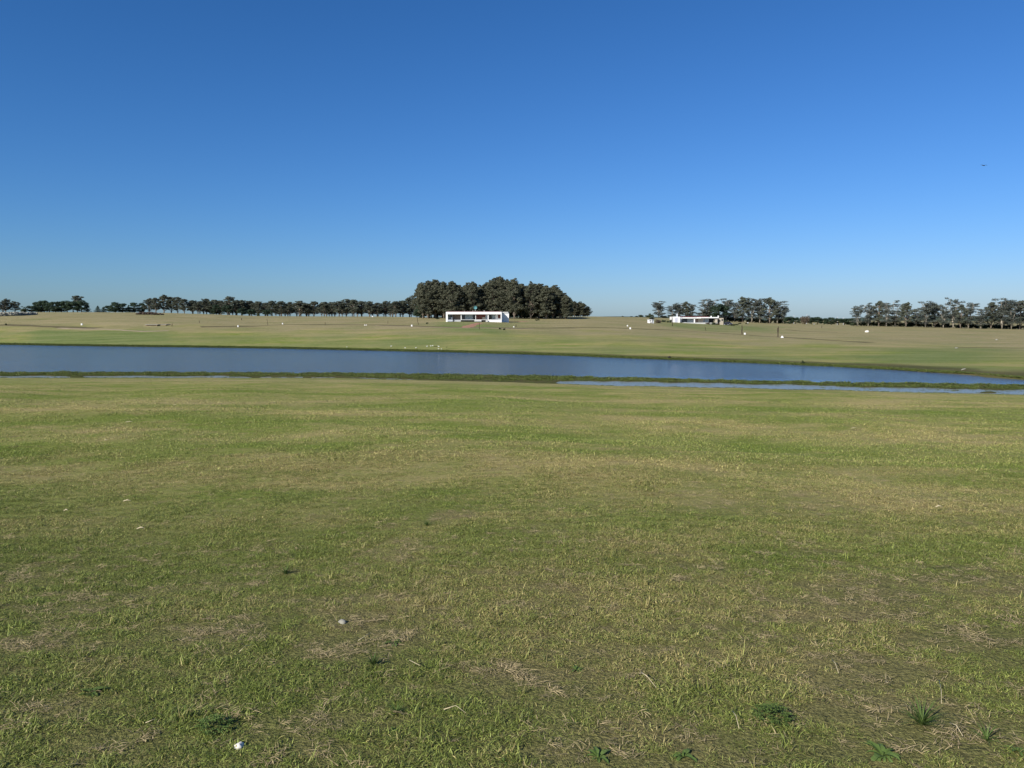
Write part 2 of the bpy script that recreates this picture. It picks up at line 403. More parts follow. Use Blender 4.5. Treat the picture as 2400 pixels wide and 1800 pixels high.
def ordinal(i):
    if i < 20: return ORD[i]
    t = ['twentieth', 'thirtieth', 'fortieth', 'fiftieth']; b = ['twenty', 'thirty', 'forty', 'fifty']
    n = i + 1
    return t[n // 10 - 2] if n % 10 == 0 else b[n // 10 - 2] + '-' + ORD[n % 10 - 1]

# ------------------------------------------------------------------ SETTING: ground
def make_terrain():
    rows = list(np.arange(-25, 2.0, 0.5)); y = 2.0
    while y < 460: rows.append(y); y += max(0.05, 0.0085 * y)
    while y < 6500: rows.append(y); y += 0.03 * y
    rows = np.array(rows); nc = 480
    t = np.linspace(-1, 1, nc)
    Wd = 14 + 1.05 * np.maximum(rows, 0)
    X = Wd[:, None] * t[None, :]; Y = np.repeat(rows[:, None], nc, 1)
    Z = H(X, Y)
    nr = len(rows); V = np.stack([X, Y, Z], -1).reshape(-1, 3)
    i = np.arange(nr - 1)[:, None] * nc + np.arange(nc - 1)[None, :]
    F = np.stack([i, i + 1, i + 1 + nc, i + nc], -1).reshape(-1, 4)
    me = bpy.data.meshes.new('ground'); me.vertices.add(len(V)); me.vertices.foreach_set('co', V.ravel())
    me.loops.add(F.size); me.loops.foreach_set('vertex_index', F.ravel().astype(np.int32))
    me.polygons.add(len(F)); me.polygons.foreach_set('loop_start', np.arange(0, F.size, 4, dtype=np.int32))
    me.polygons.foreach_set('use_smooth', np.ones(len(F), bool)); me.update(calc_edges=True)
    u, A, B, C, D = bounds(X, Y); px = 1200 + FPX * u
    far = sstep(0, 3, Y - D)
    py = HOR + FPX * (EYE - Z) / np.maximum(Y, 1.0)        # only used to read where on the slope a point lies
    n1 = hsh(X, Y, 31, 30) * 0.5 + hsh(X, Y, 32, 9) * 0.25
    # R green, G brown/dark bank, B dry tan
    h_rel = np.clip((Z - ZW) / 6.5, 0, 1)
    pyD = HOR + FPX * (EYE - ZW) / D; sk = np.interp(px, SKX, SKY_)
    q_ = np.clip((pyD - py) / (pyD - sk), 0, 1)                # how far up the visible slope, 0 shore .. 1 crest
    green = 0.45 * sstep(0.62, 0.18, q_ + 0.14 * n1)
    gl = sstep(45, 120, px) * sstep(470, 330, px + 30 * n1) * sstep(3.0, 2.2, (Z - ZW) + n1 * 0.5 - 0.6)
    lawn = sstep(1000, 1050, px) * sstep(1260, 1180, px) * sstep(200, 230, Y) * sstep(285, 270, Y)
    gr = sstep(1500, 1600, px) * sstep(1860, 1760, px) * sstep(0.70, 0.82, q_) * sstep(.99, .9, q_) * 0.7
    gr2 = np.exp(-((px - 2230 - 80 * n1) / 160) ** 2 - ((q_ - 0.42 - (px - 2200) * .0006) / 0.17) ** 2) * 1.1
    R_ = np.clip(far * (green + gl * 1.1 + 0.5 * lawn + gr + gr2 * 0.8), 0, 1)
    bw = np.interp(px, [0, 900, 1400, 1900, 2100, 2400], [1.6, 2.2, 5.5, 9.0, 11.0, 13.0])
    bank = (Y > D - 2) * sstep(1.0, 0.55, (Y - D) / bw + 0.25 * n1)
    nb = sstep(-3.0, -0.3, Y - A - 1.2 * n1) * (Y < C + 1)
    weed = (Y > A - 0.5) & (Y < C + 0.5)
    G_ = np.clip(bank * 0.9 + nb * 0.75 + ((Y > A) & (Y < D + .3)), 0, 1)
    hollow = np.exp(-((px - 60) / 110) ** 2) * sstep(0.6, 0.5, h_rel) * sstep(0.3, 0.42, h_rel) * far
    n2 = hsh(X, Y, 33, 22); n3 = hsh(X * .35, Y, 34, 7)
    gc = np.exp(-((px - 1130 + (Y - 215) * 1.6 - 50 * n1) / 60) ** 2) * sstep(175, 200, Y) * sstep(265, 240, Y) + np.exp(-((px - 940) / 90) ** 2 - ((h_rel - .22 - .05 * n2) / .10) ** 2)
    R_ = np.clip(R_ + far * (0.75 * gc + 0.22 * n3 + 0.15 * n2), 0, 1)
    B_ = np.clip(far * (sstep(0.32, 0.78, q_ + 0.12 * n1) + 0.2 + 0.25 * n2 * (h_rel < .8)) - .6 * gc * far, 0, 1)
    B_ = np.where(Y < A, 0.35 * sstep(55, 80, Y), B_)
    zc = np.stack([R_, G_, B_, np.ones_like(R_)], -1).reshape(-1, 4).astype(np.float32)
    a = me.color_attributes.new('zone', 'FLOAT_COLOR', 'POINT'); a.data.foreach_set('color', zc.ravel())
    an = me.attributes.new('bladed', 'FLOAT', 'POINT'); an.data.foreach_set('value', sstep(11, 4.5, Y).ravel().astype(np.float32))
    me.materials.append(M['pasture ground'])
    o = bpy.data.objects.new('ground', me); link(o); tag(o, kind='structure')
make_terrain()

# water: one sheet under the level of the banks; 'calm' marks the sheltered shallows along the weeds
def make_water():
    ys = np.arange(60, 236, 1.0); nx = 260; X = np.linspace(-330, 330, nx)[None, :] * np.ones(len(ys))[:, None]; Y = ys[:, None] * np.ones(nx)[None, :]
    V = np.stack([X, Y, np.full_like(X, ZW)], -1).reshape(-1, 3)
    i = np.arange(len(ys) - 1)[:, None] * nx + np.arange(nx - 1)[None, :]; F = np.stack([i, i + 1, i + 1 + nx, i + nx], -1).reshape(-1, 4)
    me = bpy.data.meshes.new('water'); me.from_pydata(V.tolist(), [], F.tolist()); me.materials.append(M['rippled water'])
    u, A, B, C, D = bounds(X, Y); px = 1200 + FPX * u
    calm = np.where(Y < C + 0.5, 0.985, 0) + (Y >= C + 0.5) * (sstep(8, 0, Y - C) * np.interp(px, [0, 1250, 1500, 2400], [0.25, 0.1, 0.75, 0.6]) + 0.12 * hsh(X, Y, 61, 30) * 0)
    a = me.attributes.new('calm', 'FLOAT', 'POINT'); a.data.foreach_set('value', np.clip(calm, 0, 1).ravel().astype(np.float32)); me.update()
    o = bpy.data.objects.new('water', me); link(o); tag(o, kind='structure')
make_water()

# distant hills
def make_hills():
    mb = MB(); n = 160
    for i in range(n + 1):
        x = -4200 + 8400 * i / n
        for k, (dy, f) in enumerate(((0, 0), (250, .6), (600, 1), (1200, .55), (1500, 0))):
            h = 30 + 6 * math.sin(x * 0.0021 + 1) + 4 * math.sin(x * 0.0051 + 2) + 2 * math.sin(x * 0.013)
            mb.v.append((x, 3800 + dy, -30 + f * h))
    for i in range(n):
        for k in range(4):
            a = i * 5 + k; mb.f.append((a, a + 5, a + 6, a + 1))
    plain('hill woodland', (0.055, 0.075, 0.045), 0.95, 0.3, 0.01)
    tag(mb.build('hills', M['hill woodland'], smooth=True), kind='structure')
make_hills()

# tracks: ribbons lying on the slope
def ribbon(name, pts, width, m, lift=0.05, kind='structure'):
    W = [hit(x, y, 95, 430) for x, y in pts]
    P2 = []
    for a, b in zip(W[:-1], W[1:]):
        k = max(2, int(math.hypot(b[0] - a[0], b[1] - a[1]) / 1.5))
        for j in range(k): P2.append((a[0] + (b[0] - a[0]) * j / k, a[1] + (b[1] - a[1]) * j / k))
    P2.append(W[-1][:2]); mb = MB(); A = np.array(P2)
    for _ in range(6): A[1:-1] = (A[:-2] + A[1:-1] + A[2:]) / 3
    T = np.gradient(A, axis=0); T /= np.linalg.norm(T, axis=1)[:, None] + 1e-9; Nn = np.stack([-T[:, 1], T[:, 0]], 1)
    s = np.arange(len(A)); ww = width * (1 + 0.22 * np.sin(s * 0.31) + 0.15 * np.sin(s * 0.83 + 1))
    for q in (-1, -.33, .33, 1):
        p = A + Nn * (ww * q / 2)[:, None]; z = H(p[:, 0], p[:, 1]) + lift * (1 if abs(q) < 1 else 0.0)
        mb.v += [(float(a), float(b), float(c)) for (a, b), c in zip(p, z)]
    n = len(A)
    for r_ in range(3):
        for i in range(n - 1): a = r_ * n + i; mb.f.append((a, a + 1, a + 1 + n, a + n))
    tag(mb.build(name, m), kind=kind)
plain('track verge', (0.120, 0.100, 0.040), 0.95, 0.3, 0.5)
VW = 4.6
ribbon('track_verge', [(0, 761), (60, 763), (110, 765), (165, 768), (230, 769)], VW, M['track verge'], 0.05)
ribbon('dirt_track', [(140, 769), (200, 771), (300, 775), (345, 777), (372, 776), (395, 775)], 2.4, M['track dirt'], 0.06)
ribbon('track_verge', [(470, 766), (560, 765), (650, 761.5), (762, 760.5), (860, 761), (1000, 765.5), (1070, 767.5), (1160, 769), (1250, 769)], VW, M['track verge'])
ribbon('dirt_track', [(880, 763.5), (1000, 767), (1080, 769), (1180, 770.5), (1250, 771)], 1.6, M['track dirt'], 0.06)
ribbon('track_verge', [(1250, 769), (1330, 768.5), (1400, 767), (1500, 771), (1600, 775), (1740, 784), (1830, 790), (1920, 796), (2040, 803)], 3.0, M['track verge'])
ribbon('track_verge', [(1845, 773), (1900, 777), (1960, 779)], 2.0, M['track verge'])
ribbon('track_verge', [(2240, 815), (2300, 814), (2400, 817), (2460, 819)], 1.2, M['track verge'])
ribbon('dirt_path', [(1092, 768.5), (1100, 764), (1112, 760), (1124, 757)], 3.4, M['red dirt'], 0.07)
ribbon('dirt_path', [(1210, 753.5), (1218, 753.6), (1230, 753)], 3.5, M['red dirt'], 0.07)

# ------------------------------------------------------------------ grass, marsh plants: stuff on geometry nodes
def tuft_mesh(name, seed, n, rad, lmin, lmax, wd, lean, m, segs=3, droop=0.5, lo=0.15):
    r = random.Random(seed); V = []; F = []; bt = []
    for i in range(n):
        a = r.uniform(0, 6.283); q = rad * math.sqrt(r.random()); bx, by = q * math.cos(a), q * math.sin(a)
        d = r.uniform(0, 6.283); L = r.uniform(lmin, lmax); ln = r.uniform(lo, 1) * lean; wv_ = wd * r.uniform(0.7, 1.3)
        sx, sy = -math.sin(d), math.cos(d); v0 = len(V); val = r.random(); tx = 0; tz = 0; ang = math.pi / 2 - ln
        bend = r.uniform(0.2, 1.0) * droop * 1.8 / segs; tw = r.uniform(-.5, .5)
        for k in range(segs + 1):
            w_ = wv_ * (1 - (k / segs) ** 1.6) * 0.5 + 0.0001
            cx, cy = bx + tx * math.cos(d), by + tx * math.sin(d)
            V.append((cx - sx * w_, cy - sy * w_, tz - w_ * tw)); V.append((cx + sx * w_, cy + sy * w_, tz + w_ * tw)); bt += [val, val]
            tx += L / segs * math.cos(ang); tz += L / segs * math.sin(ang); ang -= bend
            tz = max(tz, 0.004)
        for k in range(segs): a0 = v0 + 2 * k; F.append((a0, a0 + 1, a0 + 3, a0 + 2))
    me = bpy.data.meshes.new(name); me.from_pydata(V, [], F); me.materials.append(m)
    at = me.attributes.new('bt', 'FLOAT', 'POINT'); at.data.foreach_set('value', bt); me.update(); return me
def scatter(name, meshes, pts, rots, scls, var):
    coll = bpy.data.collections.new(name + '_sources')        # not linked to the scene
    for i, me in enumerate(meshes): coll.objects.link(bpy.data.objects.new('%s_tuft_%02d' % (name, i), me))
    me = bpy.data.meshes.new(name); n = len(pts); me.vertices.add(n); me.vertices.foreach_set('co', np.asarray(pts, np.float32).ravel())
    a = me.attributes.new('rot', 'FLOAT_VECTOR', 'POINT'); a.data.foreach_set('vector', np.asarray(rots, np.float32).ravel())
    a = me.attributes.new('scl', 'FLOAT_VECTOR', 'POINT'); a.data.foreach_set('vector', np.asarray(scls, np.float32).ravel())
    a = me.attributes.new('var', 'INT', 'POINT'); a.data.foreach_set('value', np.asarray(var, np.int32))
    o = bpy.data.objects.new(name, me); link(o)
    g = bpy.data.node_groups.new(name, 'GeometryNodeTree')
    g.interface.new_socket('Geometry', in_out='INPUT', socket_type='NodeSocketGeometry'); g.interface.new_socket('Geometry', in_out='OUTPUT', socket_type='NodeSocketGeometry')
    gi = g.nodes.new('NodeGroupInput'); go = g.nodes.new('NodeGroupOutput'); ip = g.nodes.new('GeometryNodeInstanceOnPoints')
    ci = g.nodes.new('GeometryNodeCollectionInfo'); ci.inputs[0].default_value = coll; ci.inputs['Separate Children'].default_value = True; ci.inputs['Reset Children'].default_value = True
    def na(nm, ty):
        q = g.nodes.new('GeometryNodeInputNamedAttribute'); q.data_type = ty; q.inputs[0].default_value = nm; return q.outputs[0]
    g.links.new(gi.outputs[0], ip.inputs['Points']); g.links.new(ci.outputs[0], ip.inputs['Instance']); ip.inputs['Pick Instance'].default_value = True
    g.links.new(na('var', 'INT'), ip.inputs['Instance Index']); g.links.new(na('rot', 'FLOAT_VECTOR'), ip.inputs['Rotation']); g.links.new(na('scl', 'FLOAT_VECTOR'), ip.inputs['Scale'])
    g.links.new(ip.outputs[0], go.inputs[0])
    md = o.modifiers.new('scatter', 'NODES'); md.node_group = g
    tag(o, kind='stuff'); return o

BARE = []    # bare, strawy patches close to the camera: (x, y, rx, ry)
for (px, py, r1, r2) in [(870, 1515, 0.30, 0.22), (815, 1462, 0.2, 0.1), (1200, 1585, 0.22, 0.18), (1310, 1625, 0.15, 0.15), (2300, 1720, 0.3, 0.18), (280, 1745, 0.2, 0.14), (700, 1700, 0.25, 0.15),
                         (2040, 1560, 0.3, 0.2), (140, 1660, 0.2, 0.14), (1320, 1760, 0.25, 0.1), (1640, 1740, .2, .1), (60, 1510, .35, .2), (520, 1480, .4, .2), (2270, 1500, .4, .2), (760, 1530, .3, .15), (2080, 1700, .16, .1)]:
    h_ = hit(px, py); BARE.append((h_[0], h_[1], r1, r2))
LEN = 0.05
def make_grass():
    G = M['grass blades']
    lawn = [tuft_mesh('grass', 100 + i, 26, 0.042, 0.012, 0.042, 0.0024, 1.5, G, 3, 1.3, 0.35) for i in range(6)]
    flat = [tuft_mesh('thatch', 700 + i, 24, 0.060, 0.018, 0.062, 0.0023, 1.62, M['thatch'], 3, 0.35, 0.86) for i in range(3)]
    tall = [tuft_mesh('grass', 200 + i, 12, 0.030, 0.035, 0.085, 0.0038, 1.0, G, 3, 0.8) for i in range(3)]
    wide = [tuft_mesh('grass', 300 + i, 16, 0.13, 0.022, 0.048, 0.0075, 1.4, G, 2, 0.8, .3) for i in range(4)]
    farr = [tuft_mesh('grass', 400 + i, 16, 0.34, 0.030, 0.065, 0.017, 1.35, G, 2, 0.6, .3) for i in range(3)]
    P = []; RO = []; S = []; Vv = []
    def zone(y0, y1, dens, base, nvar, smin, smax, thin=True):
        hw0 = lambda y: 0.72 * y + 3.0
        area = (y1 - y0) * (hw0(y0) + hw0(y1)); n = int(area * dens)
        Y = np.sqrt(rng.uniform(y0 ** 2, y1 ** 2, n)); X = rng.uniform(-1, 1, n) * hw0(Y)
        keep = np.ones(n, bool); fe = np.clip((Y - y0) / max(.01, (y0 * .28 if y0 > 3 else .01)), 0, 1) * np.clip((y1 - Y) / (y1 * .24), 0, 1); 
        d = hsh(X, Y, 41, 0.9) * 0.5 + hsh(X, Y, 42, 0.28) * 0.5 + hsh(X, Y, 43, 3.5) * 0.4
        size = np.clip(0.95 + 0.38 * d, 0.35, 1.9)
        if thin:
            keep = rng.random(n) < np.clip(0.84 + 0.9 * d, 0.14, 1)
            for bx, by, rx, ry in BARE:
                q = np.hypot((X - bx) / rx, (Y - by) / ry); q = q * (1 + 0.35 * hsh(X, Y, 44, 0.16)); keep &= ~((q < .75) & (rng.random(n) < 0.75)); size = np.where(q < 1.1, size * 0.55, size)
        keep &= rng.random(n) < fe
        X, Y, size = X[keep], Y[keep], size[keep]; n = len(X)
        Z = H(X, Y) - 0.004
        s = rng.uniform(smin, smax, n) * size
        P.append(np.stack([X, Y, Z], 1)); RO.append(np.stack([rng.normal(0, .12, n), rng.normal(0, .12, n), rng.uniform(0, 6.283, n)], 1))
        S.append(np.stack([s, s, s * rng.uniform(.8, 1.25, n)], 1)); Vv.append(base + rng.integers(0, nvar, n))
    zone(2.0, 8.2, 1300, 0, 6, .75, 1.25); zone(2.0, 7, 26, 6, 3, .7, 1.15)
    zone(5.8, 16, 640, 0, 6, .95, 1.4); zone(6, 12, 5, 6, 3, .8, 1.2)
    zone(11, 30, 105, 9, 4, .8, 1.2)
    zone(22, 56, 16, 13, 3, .7, 1.05); zone(42, 86, 5, 13, 3, .6, 1.0)
    def thatch(y0, y1, dens, thr):
        n = int((y1 - y0) * 0.72 * (y0 + y1) * dens); Y = np.sqrt(rng.uniform(y0 ** 2, y1 ** 2, n)); X = rng.uniform(-1, 1, n) * (0.72 * Y + 3.0)
        d = hsh(X, Y, 41, 0.9) * 0.5 + hsh(X, Y, 42, 0.28) * 0.5 + hsh(X, Y, 43, 3.5) * 0.4; pr = np.clip(0.0 - 0.45 * d, 0.09, 0.32)
        for bx, by, rx, ry in BARE: pr = np.where(np.hypot((X - bx) / rx, (Y - by) / ry) * (1 + 0.35 * hsh(X, Y, 44, .16)) < .6, 0.8, pr)
        k = rng.random(n) < pr; X, Y = X[k], Y[k]; n = len(X); sz = rng.uniform(.7, 1.3, n)
        P.append(np.stack([X, Y, H(X, Y) + .004], 1)); RO.append(np.stack([rng.normal(0, .15, n), rng.normal(0, .15, n), rng.uniform(0, 6.283, n)], 1)); S.append(np.stack([sz, sz, sz], 1)); Vv.append(16 + rng.integers(0, 3, n))
    thatch(2.0, 7, 420, 0); thatch(7, 14, 90, 0)
    scatter('grass', lawn + tall + wide + farr + flat, np.concatenate(P), np.concatenate(RO), np.concatenate(S), np.concatenate(Vv))
make_grass()

def make_marsh():
    G = M['marsh plants']; r = np.random.default_rng(5)
    ms = [tuft_mesh('marsh', 500 + i, 26, 0.40, 0.10, 0.30, 0.05, 1.0, G, 2, 0.7) for i in range(4)]
    n = 42000; Y = r.uniform(74, 112, n); X = r.uniform(-1.05, 1.05, n) * 0.72 * Y
    u, A, B, C, D = bounds(X, Y); px = 1200 + FPX * u
    inside = (Y > B - 0.1) & (Y < C + 0.2); chan = (Y > A - 0.9) & (Y <= B)
    op = channel_open(px); ln = sstep(1800, 2200, px) * .9
    keep = (inside & (r.random(n) < 0.95)) | (chan & (r.random(n) < np.where(op > 0.7, 0.24 + ln * 0.5, 0.7))) | ((np.abs(Y - A + 0.3) < 0.9) & (r.random(n) < 0.8))
    X, Y = X[keep], Y[keep]; u, A, B, C, D = bounds(X, Y); Z = np.maximum(H(X, Y), ZW - 0.02)
    n = len(X); s = r.uniform(0.6, 1.2, n) * (1 + 0.35 * hsh(X, Y, 51, 2.5)); s = np.where(Y < B, s * np.where(Y < A + .5, .5, .42), s)
    scatter('marsh_plants', ms, np.stack([X, Y, Z], 1), np.stack([r.normal(0, .1, n), r.normal(0, .1, n), r.uniform(0, 6.28, n)], 1), np.stack([s, s, s * r.uniform(.22, .65, n)], 1), r.integers(0, 4, n))
    # far bank fringe
    n = 15000; X = r.uniform(-170, 75, n); Yd = np.full(n, 150.0)
    for _ in range(6): Yd = bounds(X, Yd)[4]
    Y = Yd + np.abs(r.normal(0, 0.5, n)) + 0.05
    bs = [tuft_mesh('bank', 600 + i, 22, 0.35, 0.08, 0.28, 0.05, 1.0, G, 2, 0.7) for i in range(3)]
    s = r.uniform(0.6, 1.2, n)
    scatter('bank_grass', bs, np.stack([X, Y, H(X, Y)], 1), np.stack([0 * X, 0 * X, r.uniform(0, 6.28, n)], 1), np.stack([s, s, s], 1), r.integers(0, 3, n))
make_marsh()

# ------------------------------------------------------------------ TREES
def leaf_cloud(V, F, c, r, n, size, rr, shell=0.55):
    for _ in range(n):
        while True:
            p = Vector((rr.uniform(-1, 1), rr.uniform(-1, 1), rr.uniform(-1, 1)))
            if shell * 0.6 < p.length < 1: break
        q = Vector((c[0] + p.x * r[0], c[1] + p.y * r[1], c[2] + p.z * r[2]))
        nrm = (Vector((p.x, p.y, p.z + 0.35)).normalized() + Vector((rr.gauss(0, .55), rr.gauss(0, .55), rr.gauss(0, .55)))).normalized()
        a = nrm.orthogonal().normalized(); a.rotate(Matrix.Rotation(rr.uniform(0, 6.28), 3, nrm)); b = nrm.cross(a)
        s = size * rr.uniform(0.55, 1.25); k = len(V)
        V += [tuple(q - a * s - b * s * .45), tuple(q + a * s * .2 - b * s * .7), tuple(q + a * s + b * s * .1), tuple(q - a * s * .1 + b * s * .65)]
        F.append((k, k + 1, k + 2, k + 3))
def make_tree(kind, seed):
    """prototype with trunk and crown meshes of about 15 m, returned as two meshes and (height, width)"""
    rr = random.Random(seed); tb = MB(); V = []; F = []
    if kind == 'airy':
        Ht = 15.0; cw = 5.6; lm = 'airy leaves'; bm_ = 'pale bark'; dim = (Ht, cw * 2)
        for b_ in range(5):
            a0 = b_ * 1.256 + rr.uniform(-.4, .4); tip = Ht * rr.uniform(.78, .98); out = cw * rr.uniform(.15, .75)
            pts = [(out * (f ** 1.7) * math.cos(a0) + rr.uniform(-.1, .1), out * (f ** 1.7) * math.sin(a0), tip * f) for f in (0, .18, .36, .54, .72, .88, 1)]
            tb.tube(pts, [.19, .16, .13, .10, .07, .045, .02], 6)
            for k in range(14):
                f = rr.uniform(.16, 1.0); a = rr.uniform(0, 6.28); q = rr.uniform(.4, 2.9) * (1.15 - .5 * f)
                bx, by = out * (f ** 1.7) * math.cos(a0), out * (f ** 1.7) * math.sin(a0); c = (bx + q * math.cos(a), by + q * math.sin(a), tip * f + q * .22)
                cr = rr.uniform(.55, 1.15); tb.tube([(bx, by, tip * f - .6), ((bx + c[0]) / 2, (by + c[1]) / 2, c[2] - .35), c], [.07, .05, .02], 4, False)
                leaf_cloud(V, F, (c[0], c[1], c[2] + .1), (cr * 1.35, cr * 1.35, cr * .55), int(80 * cr), .21, rr, .4)
    elif kind in ('euc', 'tall', 'row'):
        Ht = 15.0; cw = {'euc': 4.6, 'tall': 3.2, 'row': 4.2}[kind]; cb = {'euc': 0.17, 'tall': 0.08, 'row': 0.20}[kind] * Ht
        lean = rr.uniform(-.5, .5); n = 7
        pts = [(lean * (i / n) ** 2, rr.uniform(-.15, .15), Ht * 0.86 * i / n) for i in range(n + 1)]
        tb.tube(pts, [0.30 * (1 - i / n) + 0.05 for i in range(n + 1)], 7)
        nc = {'euc': 34, 'tall': 44, 'row': 32}[kind]
        for k in range(nc):
            f = (k + 0.5) / nc; z = cb + (Ht - cb) * (0.10 + 0.86 * f) + rr.uniform(-.4, .4)
            prof = math.sin(math.pi * min(1, (0.22 + 0.76 * f))) ** 0.5 if kind != 'tall' else (0.65 + 0.35 * math.sin(math.pi * f)) * (1 if f < .85 else .6)
            a = k * 2.4 + rr.uniform(-.5, .5); q = cw * prof * rr.uniform(0.3, 1.1)
            if f > 0.93: q *= 0.4
            c = (lean * f + q * math.cos(a), q * math.sin(a), z)
            cr = rr.uniform(0.6, 1.45) * (1.0 if kind != 'tall' else 0.95)
            z0 = max(cb * 0.6, z - rr.uniform(1.5, 3.2) - q * .35); base = (lean * (z0 / Ht) ** 2, 0, z0)
            midp = (base[0] * .45 + c[0] * .55 + rr.uniform(-.3, .3), base[1] * .45 + c[1] * .55, z0 * .45 + z * .55 + 0.1)
            tb.tube([base, midp, c], [0.13, 0.085, 0.03], 5, False)
            ls = 0.19 if kind == 'tall' else 0.23
            leaf_cloud(V, F, c, (cr * 1.2, cr * 1.2, cr * (0.85 if kind == 'tall' else 0.62)), int((200 if kind == 'tall' else 135) * cr), ls, rr, 0.35)
            for j in range(2):
                c2 = (c[0] + rr.uniform(-1.3, 1.3), c[1] + rr.uniform(-1.3, 1.3), c[2] + rr.uniform(-.7, .8))
                leaf_cloud(V, F, c2, (cr * .6, cr * .6, cr * .38), int(55 * cr), 0.22, rr, 0.3)
        for k in range(26 if kind == 'tall' else 14):
            a = rr.uniform(0, 6.28); f = rr.uniform(.55, 1.0); q = cw * rr.uniform(.15, 1.1) * (1.3 - f); z = Ht * (.62 + (.46 if kind == 'tall' else .40) * f) - q * .55; c = (lean * f + q * math.cos(a), q * math.sin(a), z); cr = rr.uniform(.35, .75)
            tb.tube([(lean * .6, 0, z - 2.5), (c[0] * .8, c[1] * .8, z - .8), c], [.07, .05, .02], 4, False)
            leaf_cloud(V, F, c, (cr, cr, cr * .6), int(90 * cr) + 15, 0.22, rr, 0.3)
        lm = 'grove leaves' if kind == 'tall' else 'eucalyptus leaves'; bm_ = 'bark'
        dim = (Ht, cw * 2 + 1.5)
    elif kind == 'dense':
        Ht = 9.0; cw = 3.6; pts = [(0, 0, i * 1.4) for i in range(5)]; tb.tube(pts, [0.28, .24, .2, .15, .08], 7)
        for k in range(26):
            f = rr.random(); a = rr.uniform(0, 6.28); z = 1.3 + (Ht - 2.2) * f; pr = math.sqrt(max(0, 1 - ((f - .38) / .72) ** 2)); q = cw * pr * rr.uniform(.3, .85)
            c = (q * math.cos(a), q * math.sin(a), z); cr = rr.uniform(.9, 1.35)
            tb.tube([(0, 0, max(.8, z - 1)), (c[0] * .6, c[1] * .6, z - .3), c], [.09, .06, .02], 5, False)
            leaf_cloud(V, F, c, (cr * 1.1, cr * 1.1, cr * .85), int(190 * cr), 0.20, rr, 0.6)
        lm = 'pine needles'; bm_ = 'dark bark'; dim = (Ht, cw * 2 + 1.4)
    elif kind == 'conifer':
        Ht = 9.0; cw = 3.4; tb.tube([(0, 0, i * 1.7) for i in range(6)], [.22, .19, .15, .11, .07, .02], 7)
        for lv in range(10):
            f = lv / 9; z = 1.0 + (Ht - 1.5) * f; q0 = cw * (1 - f) ** 0.85 + .25
            for j in range(6):
                a = j * 1.047 + lv * .5 + rr.uniform(-.25, .25); q = q0 * rr.uniform(.55, 1.05); c = (q * .6 * math.cos(a), q * .6 * math.sin(a), z + rr.uniform(-.2, .2))
                tb.tube([(0, 0, z - .2), (q * math.cos(a), q * math.sin(a), z + .05)], [.06, .015], 5, False)
                leaf_cloud(V, F, c, (q * .5 + .2, q * .5 + .2, .32), 55, 0.19, rr, 0.2)
        lm = 'pine needles'; bm_ = 'dark bark'; dim = (Ht, cw * 2)
    else:                                                     # bush
        Ht = 3.0; cw = 2.2
        for k in range(5): a = k * 1.3; tb.tube([(0, 0, 0), (.5 * math.cos(a), .5 * math.sin(a), .8), (1.1 * math.cos(a), 1.1 * math.sin(a), 1.7)], [.06, .045, .015], 5, False)
        for k in range(13):
            a = rr.uniform(0, 6.28); q = cw * .62 * rr.random() ** .5; z = rr.uniform(.45, Ht - .75) * (1 - .25 * (q / cw)); cr = rr.uniform(.55, .95)
            leaf_cloud(V, F, (q * math.cos(a), q * math.sin(a), z), (cr, cr, cr * .75), int(170 * cr), 0.13, rr, 0.5)
        lm = 'bush leaves' if kind == 'bush' else 'brown bush leaves'; bm_ = 'dark bark'; dim = (Ht, cw * 2)
    me = bpy.data.meshes.new('crown'); me.from_pydata(V, [], F); me.materials.append(M[lm]); me.update()
    zt = max(v[2] for v in V); wd = max(v[0] for v in V) - min(v[0] for v in V)
    return tb.mesh('trunk', M[bm_], True), me, (zt, wd)
TREES = {k: [make_tree(k, 900 + 31 * i + 7 * len(k)) for i in range(n)] for k, n in (('euc', 6), ('airy', 7), ('tall', 6), ('row', 5), ('dense', 4), ('conifer', 2), ('bush', 4), ('brush', 2))}
NAME = {'airy': 'eucalyptus_tree', 'euc': 'eucalyptus_tree', 'tall': 'eucalyptus_tree', 'row': 'eucalyptus_tree', 'dense': 'pine_tree', 'conifer': 'conifer_tree', 'bush': 'bush', 'brush': 'bush'}
tr_rng = random.Random(99)
WIDE = {'airy': 1.3, 'euc': 1.38, 'row': 1.6, 'tall': 1.32, 'dense': 1.25}
def tree(kind, px, top, wpx, Y, label, group, variant=None, sink=0.05):
    """tree whose base is on the ground at distance Y in column px, its tip reaching image row top, wpx wide"""
    top += tr_rng.uniform(-2.2, 2.2) if kind == 'row' else 0; x = at_dist(px, HOR, Y)[0]; z0 = Hs(x, Y); zt = at_dist(px, top, Y)[2]; h = max(zt - z0, 0.6); w_ = wpx * WIDE.get(kind, 1.0) / FPX * Y
    v = TREES[kind]; t, c, (H0, W0) = v[(variant if variant is not None else tr_rng.randrange(len(v))) % len(v)]
    e = empty(NAME[kind], (x, Y, z0 - sink), label, 'bush' if kind in ('bush', 'brush') else 'tree', group, tr_rng.uniform(0, 6.28))
    sw = w_ / W0; e.scale = (sw, sw, h / H0)
    for nm, me in (('trunk', t), ('crown', c)):
        o = bpy.data.objects.new(nm, me); link(o); o.parent = e
    return e
